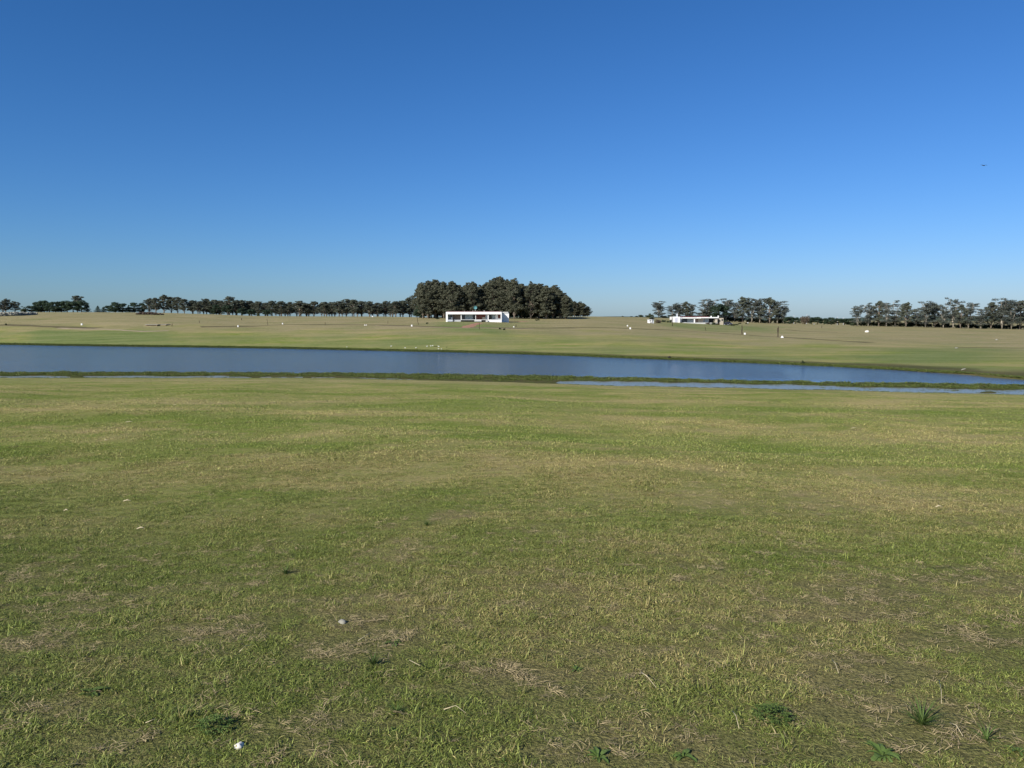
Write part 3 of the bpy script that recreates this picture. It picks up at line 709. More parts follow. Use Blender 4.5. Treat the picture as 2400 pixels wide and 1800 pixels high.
def segment(lst, Yf, kind_of, place, group, from_='from the left'):
    for i, (px, top, w_, *k) in enumerate(lst):
        kind = k[0] if k else kind_of
        if kind == 'airy' and i % 3 == 2: kind = 'euc'
        dY = k[1] if len(k) > 1 else 0
        adj = {'airy': 'airy layered eucalyptus', 'euc': 'airy grey-green eucalyptus', 'tall': 'tall grey-green eucalyptus', 'row': 'thin-trunked eucalyptus', 'dense': 'dense dark green pine', 'conifer': 'tiered dark conifer', 'bush': 'low dark bush', 'brush': 'brownish bush'}[kind]
        tree(kind, px, top, w_, Yf(px) + dY, '%s, %s %s %s' % (adj, ordinal(i), from_, place), group)
rj = random.Random(4)
Yl = lambda px: 440 + rj.uniform(-4, 12)
segment([(-22, 704, 34), (8, 706, 32), (36, 705, 26), (14, 699, 20, 'euc', 20)], Yl, 'euc', 'at the far left edge', 'trees at the left edge of the skyline')
segment([(56, 722, 16, 'bush'), (74, 716, 24), (90, 706, 26), (104, 703, 26), (117, 708, 24), (131, 706, 26), (145, 705, 26), (158, 704, 26), (172, 705, 26), (182, 692, 28, 'euc', 10), (192, 703, 24), (204, 708, 26, 'conifer')],
        Yl, 'dense', 'in the dark left pine clump', 'dark pines of the left clump')
segment([(230, 716, 20, 'conifer'), (243, 719, 20, 'conifer'), (256, 715, 20), (271, 707, 25), (288, 710, 24), (302, 714, 18, 'conifer', 12), (315, 708, 25), (334, 709, 18)], Yl, 'dense', 'of the low pines left of the belt', 'low round pines left of the belt')
segment([(350, 698, 30), (366, 697, 28), (385, 690, 30), (402, 695, 30), (417, 695, 28), (432, 700, 26)], Yl, 'euc', 'at the tall left end of the belt', 'left end of the tree belt')
segment([(452, 703, 25), (464, 706, 22), (484, 699, 26), (500, 701, 26), (518, 702, 24), (538, 695, 26), (553, 704, 24), (568, 704, 24), (584, 703, 24), (508, 713, 22, 'dense', -12), (534, 714, 22, 'dense', -12), (568, 722, 20, 'dense', -16), (590, 724, 18, 'dense', -20), (604, 733, 10, 'bush', -24), (626, 725, 20, 'dense', -12)],
        Yl, 'row', 'in the thick middle of the belt', 'middle of the tree belt')
segment([(606, 706, 26), (622, 709, 24), (638, 704, 26), (660, 703, 30), (680, 708, 24), (702, 705, 28), (719, 709, 24), (736, 706, 24), (760, 707, 24), (778, 708, 24), (795, 705, 26), (812, 701, 28), (829, 702, 26), (847, 704, 26), (866, 706, 28), (884, 708, 24), (905, 706, 28), (928, 706, 28), (944, 702, 26), (960, 695, 32)],
        Yl, 'row', 'in the open row left of the grove', 'open row of trees left of the grove')
for lo_, hi_, n_, ty, wh in ((452, 596, 14, 707, 'behind the thick middle of the belt'), (600, 966, 30, 710, 'behind the open row left of the grove')):
    for i in range(n_):
        p_ = lo_ + (hi_ - lo_) * (i + .5) / n_ + rj.uniform(-5, 5)
        tree('row', p_, ty + rj.uniform(-3, 7), rj.uniform(18, 28), 456 + rj.uniform(-4, 22), 'smaller tree, %s from the left %s' % (ordinal(i), wh), 'trees ' + wh)
# big central grove: the front row can be told apart, the rows behind cannot
gt = [(992, 660, 30), (1003, 655, 36), (1020, 653, 40), (1041, 657, 36), (1060, 656, 36), (1076, 668, 32), (1093, 660, 32), (1109, 659, 32), (1126, 665, 32), (1141, 659, 34), (1156, 649, 34), (1172, 645, 32), (1189, 652, 34), (1206, 649, 36), (1223, 663, 34), (1244, 657, 34), (1263, 662, 36), (1281, 667, 34), (1297, 666, 34), (1313, 678, 32), (1326, 690, 26)]
for i, (px, top, w_) in enumerate(gt):
    tree('tall', px, top + 1, w_ * 1.05, 335 + rj.uniform(-6, 6), 'tall dark eucalyptus, %s from the left in the front row of the grove' % ordinal(i), 'eucalyptus trees of the big grove')
for row in range(2):
    for i in range(20):
        px = 988 + i * 17.5 + rj.uniform(-6, 6); top = np.interp(px, [g_[0] for g_ in gt], [g_[1] for g_ in gt]) + rj.uniform(-1, 9)
        tree('tall', px, top, 36, 350 + 15 * row + rj.uniform(-5, 5), 'dark eucalyptus crowded behind the front row of the grove', 'eucalyptus trees of the big grove')
for i in range(24):
    px = 984 + i * 15 + rj.uniform(-5, 5)
    tree('dense', px, rj.uniform(700, 722), rj.uniform(26, 36), 342 + rj.uniform(0, 12) , 'dark undergrowth tree, %s from the left along the foot of the grove' % ordinal(i), 'undergrowth trees of the big grove')
segment([(1336, 700, 24), (1346, 705, 22), (1357, 706, 22), (1367, 710, 22), (1377, 717, 16)], lambda p: 418 + rj.uniform(-3, 3), 'tall', 'in the low tail right of the grove', 'tail of the grove')
for i, p in enumerate((1331, 1341, 1351, 1361, 1371)): tree('dense', p, 722, 22, 423, 'dark undergrowth tree, %s from the left in the tail of the grove' % ordinal(i), 'undergrowth trees of the grove tail')
segment([(1460, 740, 7, 'bush'), (1479, 740.5, 7, 'bush'), (1493, 740, 9, 'bush'), (1502, 737, 12, 'bush'), (1516, 738, 14, 'bush'), (1526, 734, 16, 'bush', -4), (1544, 705, 30), (1554, 739, 18, 'bush'), (1570, 738, 14, 'bush'), (1577, 716, 28), (1591, 709, 30), (1608, 706, 26), (1620, 712, 26)],
        lambda p: 436, 'airy', 'behind the garage block', 'trees behind the right-hand house')
segment([(1648, 706, 30), (1662, 700, 40), (1684, 711, 40, 'dense', -8), (1702, 698, 30), (1722, 705, 28), (1741, 694, 36), (1762, 697, 34), (1781, 698, 34), (1804, 696, 38), (1822, 704, 34), (1836, 716, 24)],
        lambda p: 436, 'airy', 'in the clump right of the long house', 'tall clump right of the long house')
for i in range(15):
    tree('bush', 1650 + i * 13 + rj.uniform(-3, 3), rj.uniform(738, 744) + i * .4, 20, 440, 'dark scrub, %s from the left under the clump right of the long house' % ordinal(i), 'scrub under the tall clump')
segment([(1850, 741, 22), (1865, 743, 20), (1886, 739, 28, 'brush'), (1902, 743, 20), (1916, 742, 22), (1932, 745, 20), (1949, 743, 24), (1966, 745, 20), (1980, 746, 20), (1994, 746, 20)], lambda p: 430, 'dense', 'in the low band between the right clumps', 'low trees between the right clumps')
segment([(2010, 716, 30), (2036, 708, 30), (2060, 704, 32), (2078, 710, 28), (2098, 703, 38), (2124, 707, 32), (2148, 718, 26), (2170, 704, 42), (2192, 712, 30), (2212, 713, 30), (2235, 696, 36), (2252, 714, 28), (2271, 708, 40), (2300, 722, 30), (2324, 707, 38), (2350, 697, 46), (2372, 706, 38), (2392, 703, 40), (2420, 706, 38)],
        lambda p: 372 - (p - 2000) * 0.05 + rj.uniform(-3, 3), 'airy', 'in the long row at the right edge', 'row of trees at the right edge')
for i in range(34):
    p = 2004 + i * 12.5; tree('bush', p + rj.uniform(-3, 3), 750 + (p - 2000) * .028 + rj.uniform(-4, 3), 20, 378 - (p - 2000) * .04, 'dark scrub, %s from the left under the right-hand tree row' % ordinal(i), 'scrub under the right tree row')

# ------------------------------------------------------------------ HOUSES
def house_one():
    Y = 275.0; s = Y / FPX / 11.06                      # metres per zoomed pixel used while measuring
    X0 = at_dist(1045, HOR, Y)[0]
    zb = at_dist(1100, 752.0, Y)[2]; 
    e = empty('modern_house', (X0, Y, zb), 'long low white modern house in front of the big dark grove', 'house')
    X = lambda p: (p - 165) * s * Y / Y
    Z = lambda p: (572 - p) * s
    W = X(1605); Ht = Z(340); D = 2.6; B = 10.0
    roof = MB().box(0, W, 0, B, Z(402), Ht).build('roof', M['white paint'], e)
    cop = MB().box(0.3, W - .1, 0.5, B - 0.3, Ht + 0.002, Ht + 0.22).build('coping', M['maroon coping'], roof)  # thin dark red slab laid along the roof top
    # end walls
    MB().box(0, X(213), 0.003, B - .01, -0.9, Z(402) - .002).build('wall', M['white paint'], e)
    MB().box(X(1582), W, -.25, B - .01, -1.4, Z(402) - .002).build('wall', M['white paint'], e)
    MB().box(X(214), X(1581), B - .3, B - .02, -0.8, Z(402) - .003).build('wall', M['white paint'], e)
    sl = MB().box(X(540), X(1581), 0.25, B - .31, Z(552), Z(538)).build('floor_slab', M['concrete'], e)
    MB().box(X(560), X(1570), 0.9, B - .4, -1.2, Z(552) - .003).build('plinth', M['dark room'], e)  # near-black block painting the shadow line below the slab
    MB().box(X(214), X(539), D - .3, B - .32, -0.5, Z(545)).build('plinth', M['grey paint'], e)
    y0 = D
    MB().box(X(214), X(242), y0, y0 + .2, Z(545), Z(402) - .003).build('wall', M['grey paint'], e)  # recess wall in shade, the shade put into its bluish grey
    def window(x0, x1, z0, z1, y=y0, mid=None, pane='window glass', frame='grey paint'):
        t = 0.07; f = MB()
        f.box(x0, x0 + t, y - .04, y + .1, z0, z1).box(x1 - t, x1, y - .04, y + .1, z0, z1).box(x0 + t, x1 - t, y - .038, y + .098, z0, z0 + t).box(x0 + t, x1 - t, y - .038, y + .098, z1 - t, z1)
        if mid: f.box(x0 + t, x1 - t, y - .036, y + .06, mid, mid + t)
        f = f.build('window', M[frame], e)
        MB().box(x0 + t, x1 - t, y + .03, y + .05, z0 + t, z1 - t).build('pane', M[pane], f)
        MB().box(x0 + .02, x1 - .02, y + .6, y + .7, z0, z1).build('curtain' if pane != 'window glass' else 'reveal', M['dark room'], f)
    zt = Z(402) - .004
    window(X(243), X(324), Z(520), zt, mid=Z(442), frame='white paint')
    MB().box(X(243), X(324), y0 + .01, y0 + .2, Z(545), Z(521)).build('wall', M['grey paint'], e)
    MB().box(X(325), X(545), y0, y0 + .25, Z(545), zt).build('brick_wall', M['brown brick'], e)
    MB().box(X(548), X(566), .5, .85, Z(538) + .002, zt).build('post', M['white paint'], e)
    window(X(567), X(655), Z(537), zt)
    window(X(656), X(842), Z(537), zt, pane='curtain')
    window(X(843), X(925), Z(537), zt)
    MB().box(X(927), X(938), .6, .8, Z(538) + .002, zt).build('post', M['white paint'], e)
    MB().box(X(926), X(1096), y0, y0 + .2, Z(538) + .002, zt).build('timber_wall', M['reddish boards'], e)
    dr = MB().box(X(1097), X(1180), y0 - .06, y0 + .1, Z(538) + .002, Z(478)).build('door', M['beige plaster'], e); dr['label'] = 'pale brown front door'
    MB().box(X(1172), X(1175), y0 - .12, y0 - .062, Z(515), Z(505)).build('handle', M['dark timber'], dr)
    MB().box(X(1097), X(1181), y0 + .01, y0 + .2, Z(478) + .003, zt).build('timber_wall', M['reddish boards'], e)
    MB().box(X(1182), X(1245), y0 + .02, y0 + .2, Z(538) + .002, zt).build('timber_wall', M['grey paint'], e)  # grey panel painting the shadow on a white wall, no boards here
    MB().box(X(1246), X(1266), .3, y0, Z(538) + .002, zt).build('wall', M['white paint'], e)
    window(X(1267), X(1350), Z(537), zt); window(X(1351), X(1440), Z(537), zt, pane='curtain')
    MB().box(X(1441), X(1500), y0, y0 + .2, Z(538) + .002, zt).build('wall', M['white paint'], e)
    MB().box(X(1501), X(1581), y0 + .003, y0 + .2, Z(538) + .002, Z(512)).build('wall', M['white paint'], e)
    window(X(1501), X(1581), Z(512) + .003, zt, pane='reddish boards', frame='white paint')
    # steps in front
    for a, b, c, d, yy in ((205, 345, 541, 566, -.4), (905, 1085, 552, 566, -.9), (1195, 1250, 556, 575, -.6)):
        MB().box(X(a), X(b), yy, .6, Z(d) - .3, Z(c)).build('step', M['concrete' if a > 300 else 'grey paint'], e)
    MB().box(X(1256), X(1581), .1, .24, -1.3, Z(545)).build('wall', M['white paint'], e)
    # annex set back to the right, shaded by the end wall
    MB().box(W + .02, X(1792), 2.9, 7.0, -1.2, Ht - .25).build('annex', M['white paint'], e)
    MB().box(W + .02, X(1775), 2.5, 7.1, Ht - .25 + .003, Ht - .03).build('annex_roof', M['white paint'], e)
    for a, b, t, dp in ((620, 636, 318, 3), (735, 748, 328, 4), (832, 858, 318, 3.5), (922, 948, 322, 5), (1135, 1160, 312, 2.5), (1365, 1378, 330, 5)):
        c = MB().box(X(a), X(b), dp, dp + (X(b) - X(a)), Ht + .22, Z(t)).build('chimney', M['white paint'], roof)
        MB().box(X(a) - .04, X(b) + .04, dp - .04, dp + (X(b) - X(a)) + .04, Z(t) + .003, Z(t) + .07).build('cap', M['concrete'], c) if False else None
    # satellite dish on a pole above the roof
    dx, dy = X(905), 6.0
    d = empty('satellite_dish', (X0 + dx, Y + dy, zb + Ht + .22), 'round teal dish on a thin pole above the white house roof', 'dish')
    MB().tube([(0, 0, 0), (0, 0, 1.0)], [.05, .04], 8).build('pole', M['white paint'], d)
    mb = MB(); n = 20
    for sgn in (0, 1):
        for i in range(5):
            r_ = .62 * i / 4
            for j in range(n): a = 6.2832 * j / n; mb.v.append((r_ * math.cos(a), .5 * r_ * r_ * -1 + sgn * .03, 1.35 + r_ * math.sin(a)))
    for sgn in (0, 1):
        for i in range(4):
            for j in range(n):
                a = sgn * 5 * n + i * n + j; b = sgn * 5 * n + i * n + (j + 1) % n; mb.f.append((a, b, b + n, a + n))
    mb.build('dish', M['teal dish'], d, True)
    MB().tube([(0, 0, 1.35), (0, -.55, 1.4)], [.02, .05], 6).build('receiver', M['white paint'], d)
    # white patio chair by the left window
    ch = empty('patio_chair', (X0 + X(302), Y + 1.6, zb + Z(545)), 'small white chair on the porch at the left end of the white house', 'chair')
    MB().box(-.3, .3, -.3, .3, .38, .44).build('seat', M['white paint'], ch); MB().box(-.3, .3, .25, .3, .45, .95).build('backrest', M['white paint'], ch)
    for a in (-.27, .23):
        for b in (-.29, .25): MB().box(a, a + .04, b, b + .04, 0, .378).build('leg', M['white paint'], ch)
house_one()

def house_two():
    px0 = 1576; x, Y, z = hit(1600, 756.5, 150, 430); s = Y / FPX / 8.848
    X0 = at_dist(px0, HOR, Y)[0]; zb = z
    print('house two at', Y)
    e = empty('long_farmhouse', (X0, Y, zb), 'long flat-roofed white house with a garage block, right of centre', 'house')
    X = lambda p: (p - 672) * s; Z = lambda p: (677 - p) * s
    MB().box(0, X(820), -1.2, 6, -1.5, Z(552)).build('garage_block', M['white paint'], e)
    g = MB().box(X(712), X(768), -1.26, -1.203, Z(665), Z(577)).build('garage_door', M['lilac door paint'], e)
    MB().box(X(738), X(744), -1.30, -1.262, Z(630), Z(625)).build('handle', M['dark timber'], g)
    MB().box(X(822), X(878), 1.5, 6, -1.5, Z(560)).build('wall', M['grey paint'], e)  # shaded side wall, shade carried by the grey colour
    MB().box(X(1600), X(1640), 1.6, 6, -1.5, Z(575)).build('wall', M['beige plaster'], e)
    r1 = MB().box(X(880), X(1255), -1.0, 8, Z(588), Z(564)).build('roof', M['white paint'], e)
    r2 = MB().box(X(1256), X(1604), -.9, 8.1, Z(582), Z(560)).build('roof', M['white paint'], e)
    MB().box(X(880), X(1500), 7, 7.8, Z(560) + .01, Z(545)).build('coping', M['maroon coping'], e)  # thin dark red strip added above the roof edge
    MB().box(X(880), X(1335), -1.2, 6, -.9, Z(672)).build('floor_slab', M['concrete'], e)
    MB().box(X(1336), X(1600), -1.0, 6, -1.2, Z(676)).build('floor_slab', M['concrete'], e)
    y0 = 1.4; zt = Z(588) - .003; zf = Z(672) + .003
    def win(a, b, pane):
        t = .07; f = MB().box(X(a), X(a) + t, y0, y0 + .12, zf, zt).box(X(b) - t, X(b), y0, y0 + .12, zf, zt).box(X(a) + t, X(b) - t, y0 + .002, y0 + .118, zt - t, zt).box(X(a) + t, X(b) - t, y0 + .002, y0 + .118, zf, zf + t)
        f = f.build('window', M['grey paint'], e); MB().box(X(a) + t, X(b) - t, y0 + .05, y0 + .07, zf + t, zt - t).build('pane', M[pane], f)
    win(880, 1000, 'window glass'); win(1001, 1110, 'curtain')
    MB().box(X(1112), X(1135), -.6, -.3, zf, zt).build('pillar', M['white paint'], e)
    MB().box(X(1111), X(1138), y0 + .01, y0 + .2, zf, zt).build('wall', M['grey paint'], e)
    MB().box(X(1139), X(1222), y0, y0 + .2, zf, zt).build('brick_wall', M['brown brick'], e)
    MB().box(X(1223), X(1325), y0 + .004, y0 + .2, zf, zt).build('wall', M['beige plaster'], e)
    MB().box(X(1322), X(1330), -.7, -.55, zf, zt).build('pillar', M['dark timber'], e)
    win(1326, 1440, 'curtain')
    MB().box(X(1441), X(1555), y0 + 1.5, y0 + 1.6, zf, zt).build('doorway', M['dark room'], e)
    MB().box(X(1556), X(1600), -.3, 2.2, zf, zt).build('wall', M['beige plaster'], e)
    for a, b, t, rf in ((820, 850, 488, e), (1488, 1508, 535, r2), (1635, 1656, 530, e)):
        zz = Z(552) + .003 if a == 820 else Z(560) + .003
        if a == 1635: zz = Z(575) + .003
        MB().box(X(a) - (1.0 if a == 820 else 0), X(b) - (1.0 if a == 820 else 0), 2, 2 + .5, zz, Z(t)).build('chimney', M['grey paint' if a == 820 else 'white paint'], rf)
    MB().box(X(1665), X(1740), 1.0, 6, -1.2, Z(578)).build('side_block', M['beige plaster'], e)
    MB().box(X(1700), X(1728), .95, .997, Z(640), Z(600)).build('window', M['window glass'], e)
    return X0, Y, zb, s
X2, Y2, Z2, S2 = house_two()

def car(x, y, z, rz, label):
    e = empty('parked_car', (x, y, z), label, 'car', None, rz)
    prof = [(-2.1, .35), (-2.15, .8), (-1.9, 1.05), (-1.55, 1.6), (.35, 1.62), (1.0, 1.1), (1.9, .98), (2.15, .75), (2.12, .35)]
    mb = MB(); n = len(prof)
    for w_, ins in ((-.9, 0), (.9, 0)):
        for a, b in prof: k = .82 if b > 1.3 else 1.0; mb.v.append((a, w_ * k, b))
    mb.f = [tuple(range(n))[::-1], tuple(range(n, 2 * n))] + [(i, (i + 1) % n, (i + 1) % n + n, i + n) for i in range(n)]
    b = mb.build('body', M['car paint'], e)
    for sy in (-1, 1):
        MB().box(-1.4, .3, sy * .80 - .05, sy * .80 + .05, 1.12, 1.5).build('window', M['window glass'], e)
        for sx in (-1.3, 1.35):
            w_ = MB().tube([(sx, sy * .93, .36), (sx, sy * .70, .36)], [.36, .36], 16).build('wheel', M['tyre rubber'], e, True)
            MB().tube([(sx, sy * .945, .36), (sx, sy * .935, .36)], [.2, .2], 12).build('rim', M['grey paint'], w_)
        MB().box(2.13, 2.17, sy * .6 - .15, sy * .6 + .15, .68, .82).build('headlight', M['white paint'], e)
car(X2 + (1785 - 672) * S2, Y2 - 3.0, Hs(X2 + (1785 - 672) * S2, Y2 - 3) , R(-70), 'dark car parked at the right end of the long house')

# little white hut with a window
def hut():
    x, y, z = hit(1525, 757.5, 150, 430); s = y / FPX
    e = empty('garden_hut', (x, y, z - .1), 'small white hut with one dark window, left of the long house', 'hut')
    w_ = 9.0 * s; h_ = 9.2 * s
    MB().box(-w_ / 2 - .25, w_ / 2 - .25, 0, 2.0, 0, h_).build('wall', M['white paint'], e)
    MB().box(-w_ / 2 - .35, w_ / 2 + .75, -.15, 2.3, h_ + .003, h_ + .1).build('roof', M['grey paint'], e)
    MB().box(w_ / 2 - .247, w_ / 2 + .6, .35, 1.9, 0, h_).build('wall', M['grey paint'], e)  # right side of the white hut, its shade painted as grey
    f = MB().box(-.55, .25, -.05, -.003, h_ * .5, h_ * .82).build('window', M['grey paint'], e); MB().box(-.50, .20, -.06, -.052, h_ * .53, h_ * .79).build('pane', M['window glass'], f)
    MB().box(-.15, .35, -.04, -.004, .02, h_ * .3).build('hatch', M['dark room'], e)
hut()
def bush_at(px, base, top, w_, label, group, kind='bush', Y0=100):
    x, y, z = hit(px, base, Y0, 430); return tree(kind, px, top, w_, y, label, group)
bush_at(1542, 757, 748, 20, 'reddish brown dead brush heap beside the white hut', None, 'brush')
bush_at(1529, 749, 743, 14, 'dark shrub behind the white hut', None)
for i, (px, b_, t_, w_) in enumerate([(1556, 755, 749, 12), (1566, 756, 751, 9), (1573, 756, 748, 8)]):
    bush_at(px, b_, t_, w_, '%s of three small bushes between the hut and the garage block' % ['leftmost', 'middle', 'rightmost'][i], 'bushes between hut and garage block')
for i, (px, b_, t_, w_, k) in enumerate([(1660, 760, 755, 14, 'brush'), (1672, 761, 755, 15, 'bush'), (1688, 758, 747, 13, 'bush'), (1697, 758, 749, 12, 'bush'), (1683, 761, 756, 12, 'brush')]):
    bush_at(px, b_, t_, w_, ['low brown hedge plant before the long house, leftmost', 'low dark hedge plant before the dark doorway', 'taller dark shrub at the right corner of the long house', 'rounded shrub just left of the parked car', 'low brownish plant under the tall corner shrub'][i], 'garden shrubs before the long house', k)
for i, (px, b_, t_, w_) in enumerate([(1713, 761, 757.5, 8), (1720, 763, 759, 9), (1728, 762, 758.5, 9), (1734, 759, 756, 9), (1751, 759.5, 757, 8)]):
    bush_at(px, b_, t_, w_, 'low green plant, %s from the parked car towards the tall clump' % ordinal(i), 'low green plants right of the long house')
bush_at(1001, 759, 756.3, 6, 'tiny dark bush on the slope below the left of the grove', None)
bush_at(1256, 751.5, 747.8, 7, 'left half of the small dark bush pair right of the white house', 'small bush pair right of the white house')
bush_at(1262, 750.5, 747.5, 7, 'right half of the small dark bush pair right of the white house', 'small bush pair right of the white house')
bush_at(1025, 748, 745.5, 9, 'low dark bush at the foot of the grove left of the white house', None)
bush_at(1172, 772, 767.5, 7, 'dark sapling bush below the white house, left one', 'sapling bushes below the house')
bush_at(1181, 773.5, 769.5, 7, 'thin sapling bush below the white house, right one', 'sapling bushes below the house')
bush_at(12, 762.5, 757, 5, 'small dark bush on the track at the far left', None)
bush_at(1887, 852.5, 849.5, 10, 'small dark clump on the far bank, right part of the pond', None)

# ------------------------------------------------------------------ small things on the slope
def utility_box(px, base, h_px, w_px, label, tri=False):
    x, y, z = hit(px, base, 95, 430); s = y / FPX; h = h_px * s * .8; w_ = w_px * s * .8
    e = empty('marker_cabinet', (x, y, z), label, 'cabinet', 'white cabinets along the tracks')
    if tri:
        mb = MB(); d = w_ * .5
        mb.v = [(-w_ / 2, -d, 0), (w_ / 2, -d, 0), (w_ / 2, d, 0), (-w_ / 2, d, 0), (-.08, -.08, h), (.08, -.08, h), (.08, .08, h), (-.08, .08, h)]
        mb.f = [(3, 2, 1, 0), (4, 5, 6, 7), (0, 1, 5, 4), (1, 2, 6, 5), (2, 3, 7, 6), (3, 0, 4, 7)]
        mb.build('body', M['white paint'], e); MB().box(-w_ / 2 - .05, w_ / 2 + .05, -d - .05, d + .05, -.15, .0 - .002).build('base', M['concrete'], e)
    else:
        b = MB().box(-w_ / 2, w_ / 2, -w_ * .4, w_ * .4, .06, h).build('body', M['white paint'], e)
        MB().box(-w_ / 2 + .04, w_ / 2 - .04, -w_ * .4 - .015, -w_ * .4 - .002, .12, h - .06).build('door', M['white paint'], e)
        MB().box(-w_ / 2 - .03, w_ / 2 + .03, -w_ * .4 - .03, w_ * .4 + .03, h + .002, h + .035).build('lid', M['white paint'], e)
        MB().box(-w_ / 2 - .04, w_ / 2 + .04, -w_ * .4 - .04, w_ * .4 + .04, -.2, .058).build('base', M['concrete'], e)
utility_box(192, 762, 4.6, 4.2, 'small white cabinet on the dirt track, furthest left')
utility_box(558, 766.3, 4.4, 3.6, 'small white cabinet on the dark verge left of centre')
utility_box(662.5, 760, 3.4, 2.8, 'tiny white cabinet behind the verge, between the left post and the fourth cabinet')
utility_box(873, 743, 3.0, 3.0, 'tiny white cabinet at the top of the slope left of the grove')
utility_box(965, 765.3, 5.0, 3.8, 'white cabinet below the left edge of the grove')
utility_box(1470.5, 765, 3.8, 3.0, 'smaller, farther of the two white cabinets left of the hut')
utility_box(1477, 771.5, 5.0, 4.2, 'larger, nearer of the two white cabinets left of the hut')
utility_box(1745.5, 784.5, 5.4, 4.4, 'white cabinet right beside the dark wooden post')
utility_box(1833, 791.5, 5.6, 7.0, 'white pointed marker right of the double dark post', tri=True)
utility_box(1752.5, 758.3, 3.0, 2.8, 'tiny white cabinet by the low green plants right of the house')
utility_box(1908, 760, 2.2, 3.0, 'tiny white cabinet at the field edge below the low band of trees')
utility_box(1204, 767.2, 3.0, 3.2, 'white cabinet beside a dark post, right below the white house')
for i, px in enumerate((855, 858.6)):
    utility_box(px, 762.8, 2.2, 2.4, ['left', 'right'][i] + ' half of the tiny white cabinet pair on the verge left of the grove')

def post(px, base, top_px, top_py, r_px, label, m='dark timber', cross=False):
    x, y, z = hit(px, base, 95, 430); s = y / FPX; dx = (top_px - px) * s; h = (base - top_py) * s; r_ = r_px * s
    e = empty('wooden_post', (x, y, z - .3), label, 'post', 'posts standing on the slope')
    k = 6; pts = [(dx * i / k + .03 * math.sin(i * 1.7), .02 * math.cos(i * 2.1), .3 * 0 + (h + .3) * i / k) for i in range(k + 1)]
    MB().tube(pts, [r_ * (1.05 - .25 * i / k) for i in range(k + 1)], 7).build('shaft', M[m], e, True)
    if cross:
        MB().tube([(-.28, 0, h * .52), (.28, 0, h * .50)], [.05, .05], 6).build('crosspiece', M[m], e)
        MB().box(-.18, .18, -.12, .12, h * .58, h * .95).build('box', M[m], e)
post(1576, 764, 1575, 744, .9, 'tall dark post in front of the garage block left edge')
post(1739, 784, 1738.5, 763, 1.25, 'thick dark wooden post left of a white cabinet')
post(1823, 790, 1823.5, 765, 1.1, 'dark post with a crosspiece left of the pointed marker', cross=True)
post(1655, 775, 1652, 765.5, .6, 'thin leaning stake in front of the long house')
post(981, 761, 977, 741.5, .6, 'tall thin leaning stick on the slope left of the grove')
post(628, 763, 626, 747, .45, 'faint thin stick above the verge left of centre')
post(566, 750.5, 566, 745, .7, 'short dark post on the upper slope left of centre')
post(762, 762.5, 762, 755.5, .6, 'short dark post on the verge between the left and centre cabinets')
post(403, 765, 403.5, 758.5, .8, 'short dark post at the end of the culverts')
post(467.5, 757, 467.5, 751, .5, 'small faint post on the bare left slope')
post(1123.5, 772, 1123.5, 756, .55, 'thin dark stake right of the red dirt path')
post(1209, 766, 1209.5, 760.5, 1.0, 'dark post beside the white cabinet right below the house')
post(1926, 769, 1926, 763, .6, 'small faint post on the right field')
post(909, 758.5, 909, 751, .45, 'thin faint stick on the slope above the left cabinets')
# power poles far beyond the low trees
for i, (px, tp) in enumerate([(1861, 738), (1891, 736), (1963, 742), (1977, 743)]):
    Y = 520; x, _, zt = at_dist(px, tp, Y); zb = Hs(x, Y)
    e = empty('utility_pole', (x, Y, zb), 'faint grey pole above the low trees on the right, %s from the left' % ordinal(i), 'pole', 'poles beyond the low trees')
    MB().tube([(0, 0, 0), (0, 0, zt - zb)], [.16, .10], 8).build('shaft', M['grey paint'], e); MB().box(-.8, .8, -.05, .05, zt - zb - .6, zt - zb - .48).build('crossarm', M['grey paint'], e)

# rubble wall at the left edge, rock heap, culverts, boulders
def rubble(name, pts_px, h_m, label, cat, m, seed, n, wd=1.0, size=0.35):
    r = random.Random(seed); W = [hit(a, b, 95, 430) for a, b in pts_px]; mb = MB()
    c = np.mean(np.array(W), 0)
    for i in range(n):
        t = r.random() * (len(W) - 1); k = int(t); f = t - k
        x = W[k][0] * (1 - f) + W[min(k + 1, len(W) - 1)][0] * f; y = W[k][1] * (1 - f) + W[min(k + 1, len(W) - 1)][1] * f
        y += r.uniform(-wd, wd); s = size * r.uniform(.6, 1.5); z = Hs(x, y) + r.uniform(0, h_m) * (1 - abs(2 * t / (len(W) - 1) - 1) ** 3 * .7)
        mb.blob((x - c[0], y - c[1], z - c[2]), (s, s * .8, s * .6), i + seed, .2, 8, 6)
    o = mb.build(name, M[m]); o.location = tuple(c); return tag(o, label, cat)
rubble('stone_wall', [(-40, 742), (0, 741), (40, 740), (84, 737)], 1.3, 'low pale rubble wall at the far left edge of the field', 'wall', 'pale stone', 3, 420, 1.2, .55)
rubble('rock_heap', [(322, 737), (345, 737.5), (378, 738)], .9, 'low heap of dark rocks in front of the left tree belt', 'rock heap', 'dark timber', 5, 90, 1.5, .5)
def boulder(px, base, w_, h_, label, m='pale stone', cat='rock', Y0=95, name='boulder', group=None):
    x, y, z = hit(px, base, Y0, 430); s = y / FPX
    o = MB().blob((0, 0, 0), (w_ * s / 2, w_ * s * .4, h_ * s * .6), int(px), .22, 14, 10).build(name, M[m], None, True); o.location = (x, y, z + h_ * s * .35)
    return tag(o, label, cat, group)
boulder(351, 737, 5, 5, 'pale rock sticking out of the dark rock heap', 'bright stone')
boulder(2032, 779, 8, 4.5, 'pale rounded boulder on the right field', 'bright stone')
boulder(2242, 816.5, 9, 2.2, 'pale flat rock in the green hollow on the right')
boulder(2336, 797.5, 7, 3, 'pale rock high on the right field')
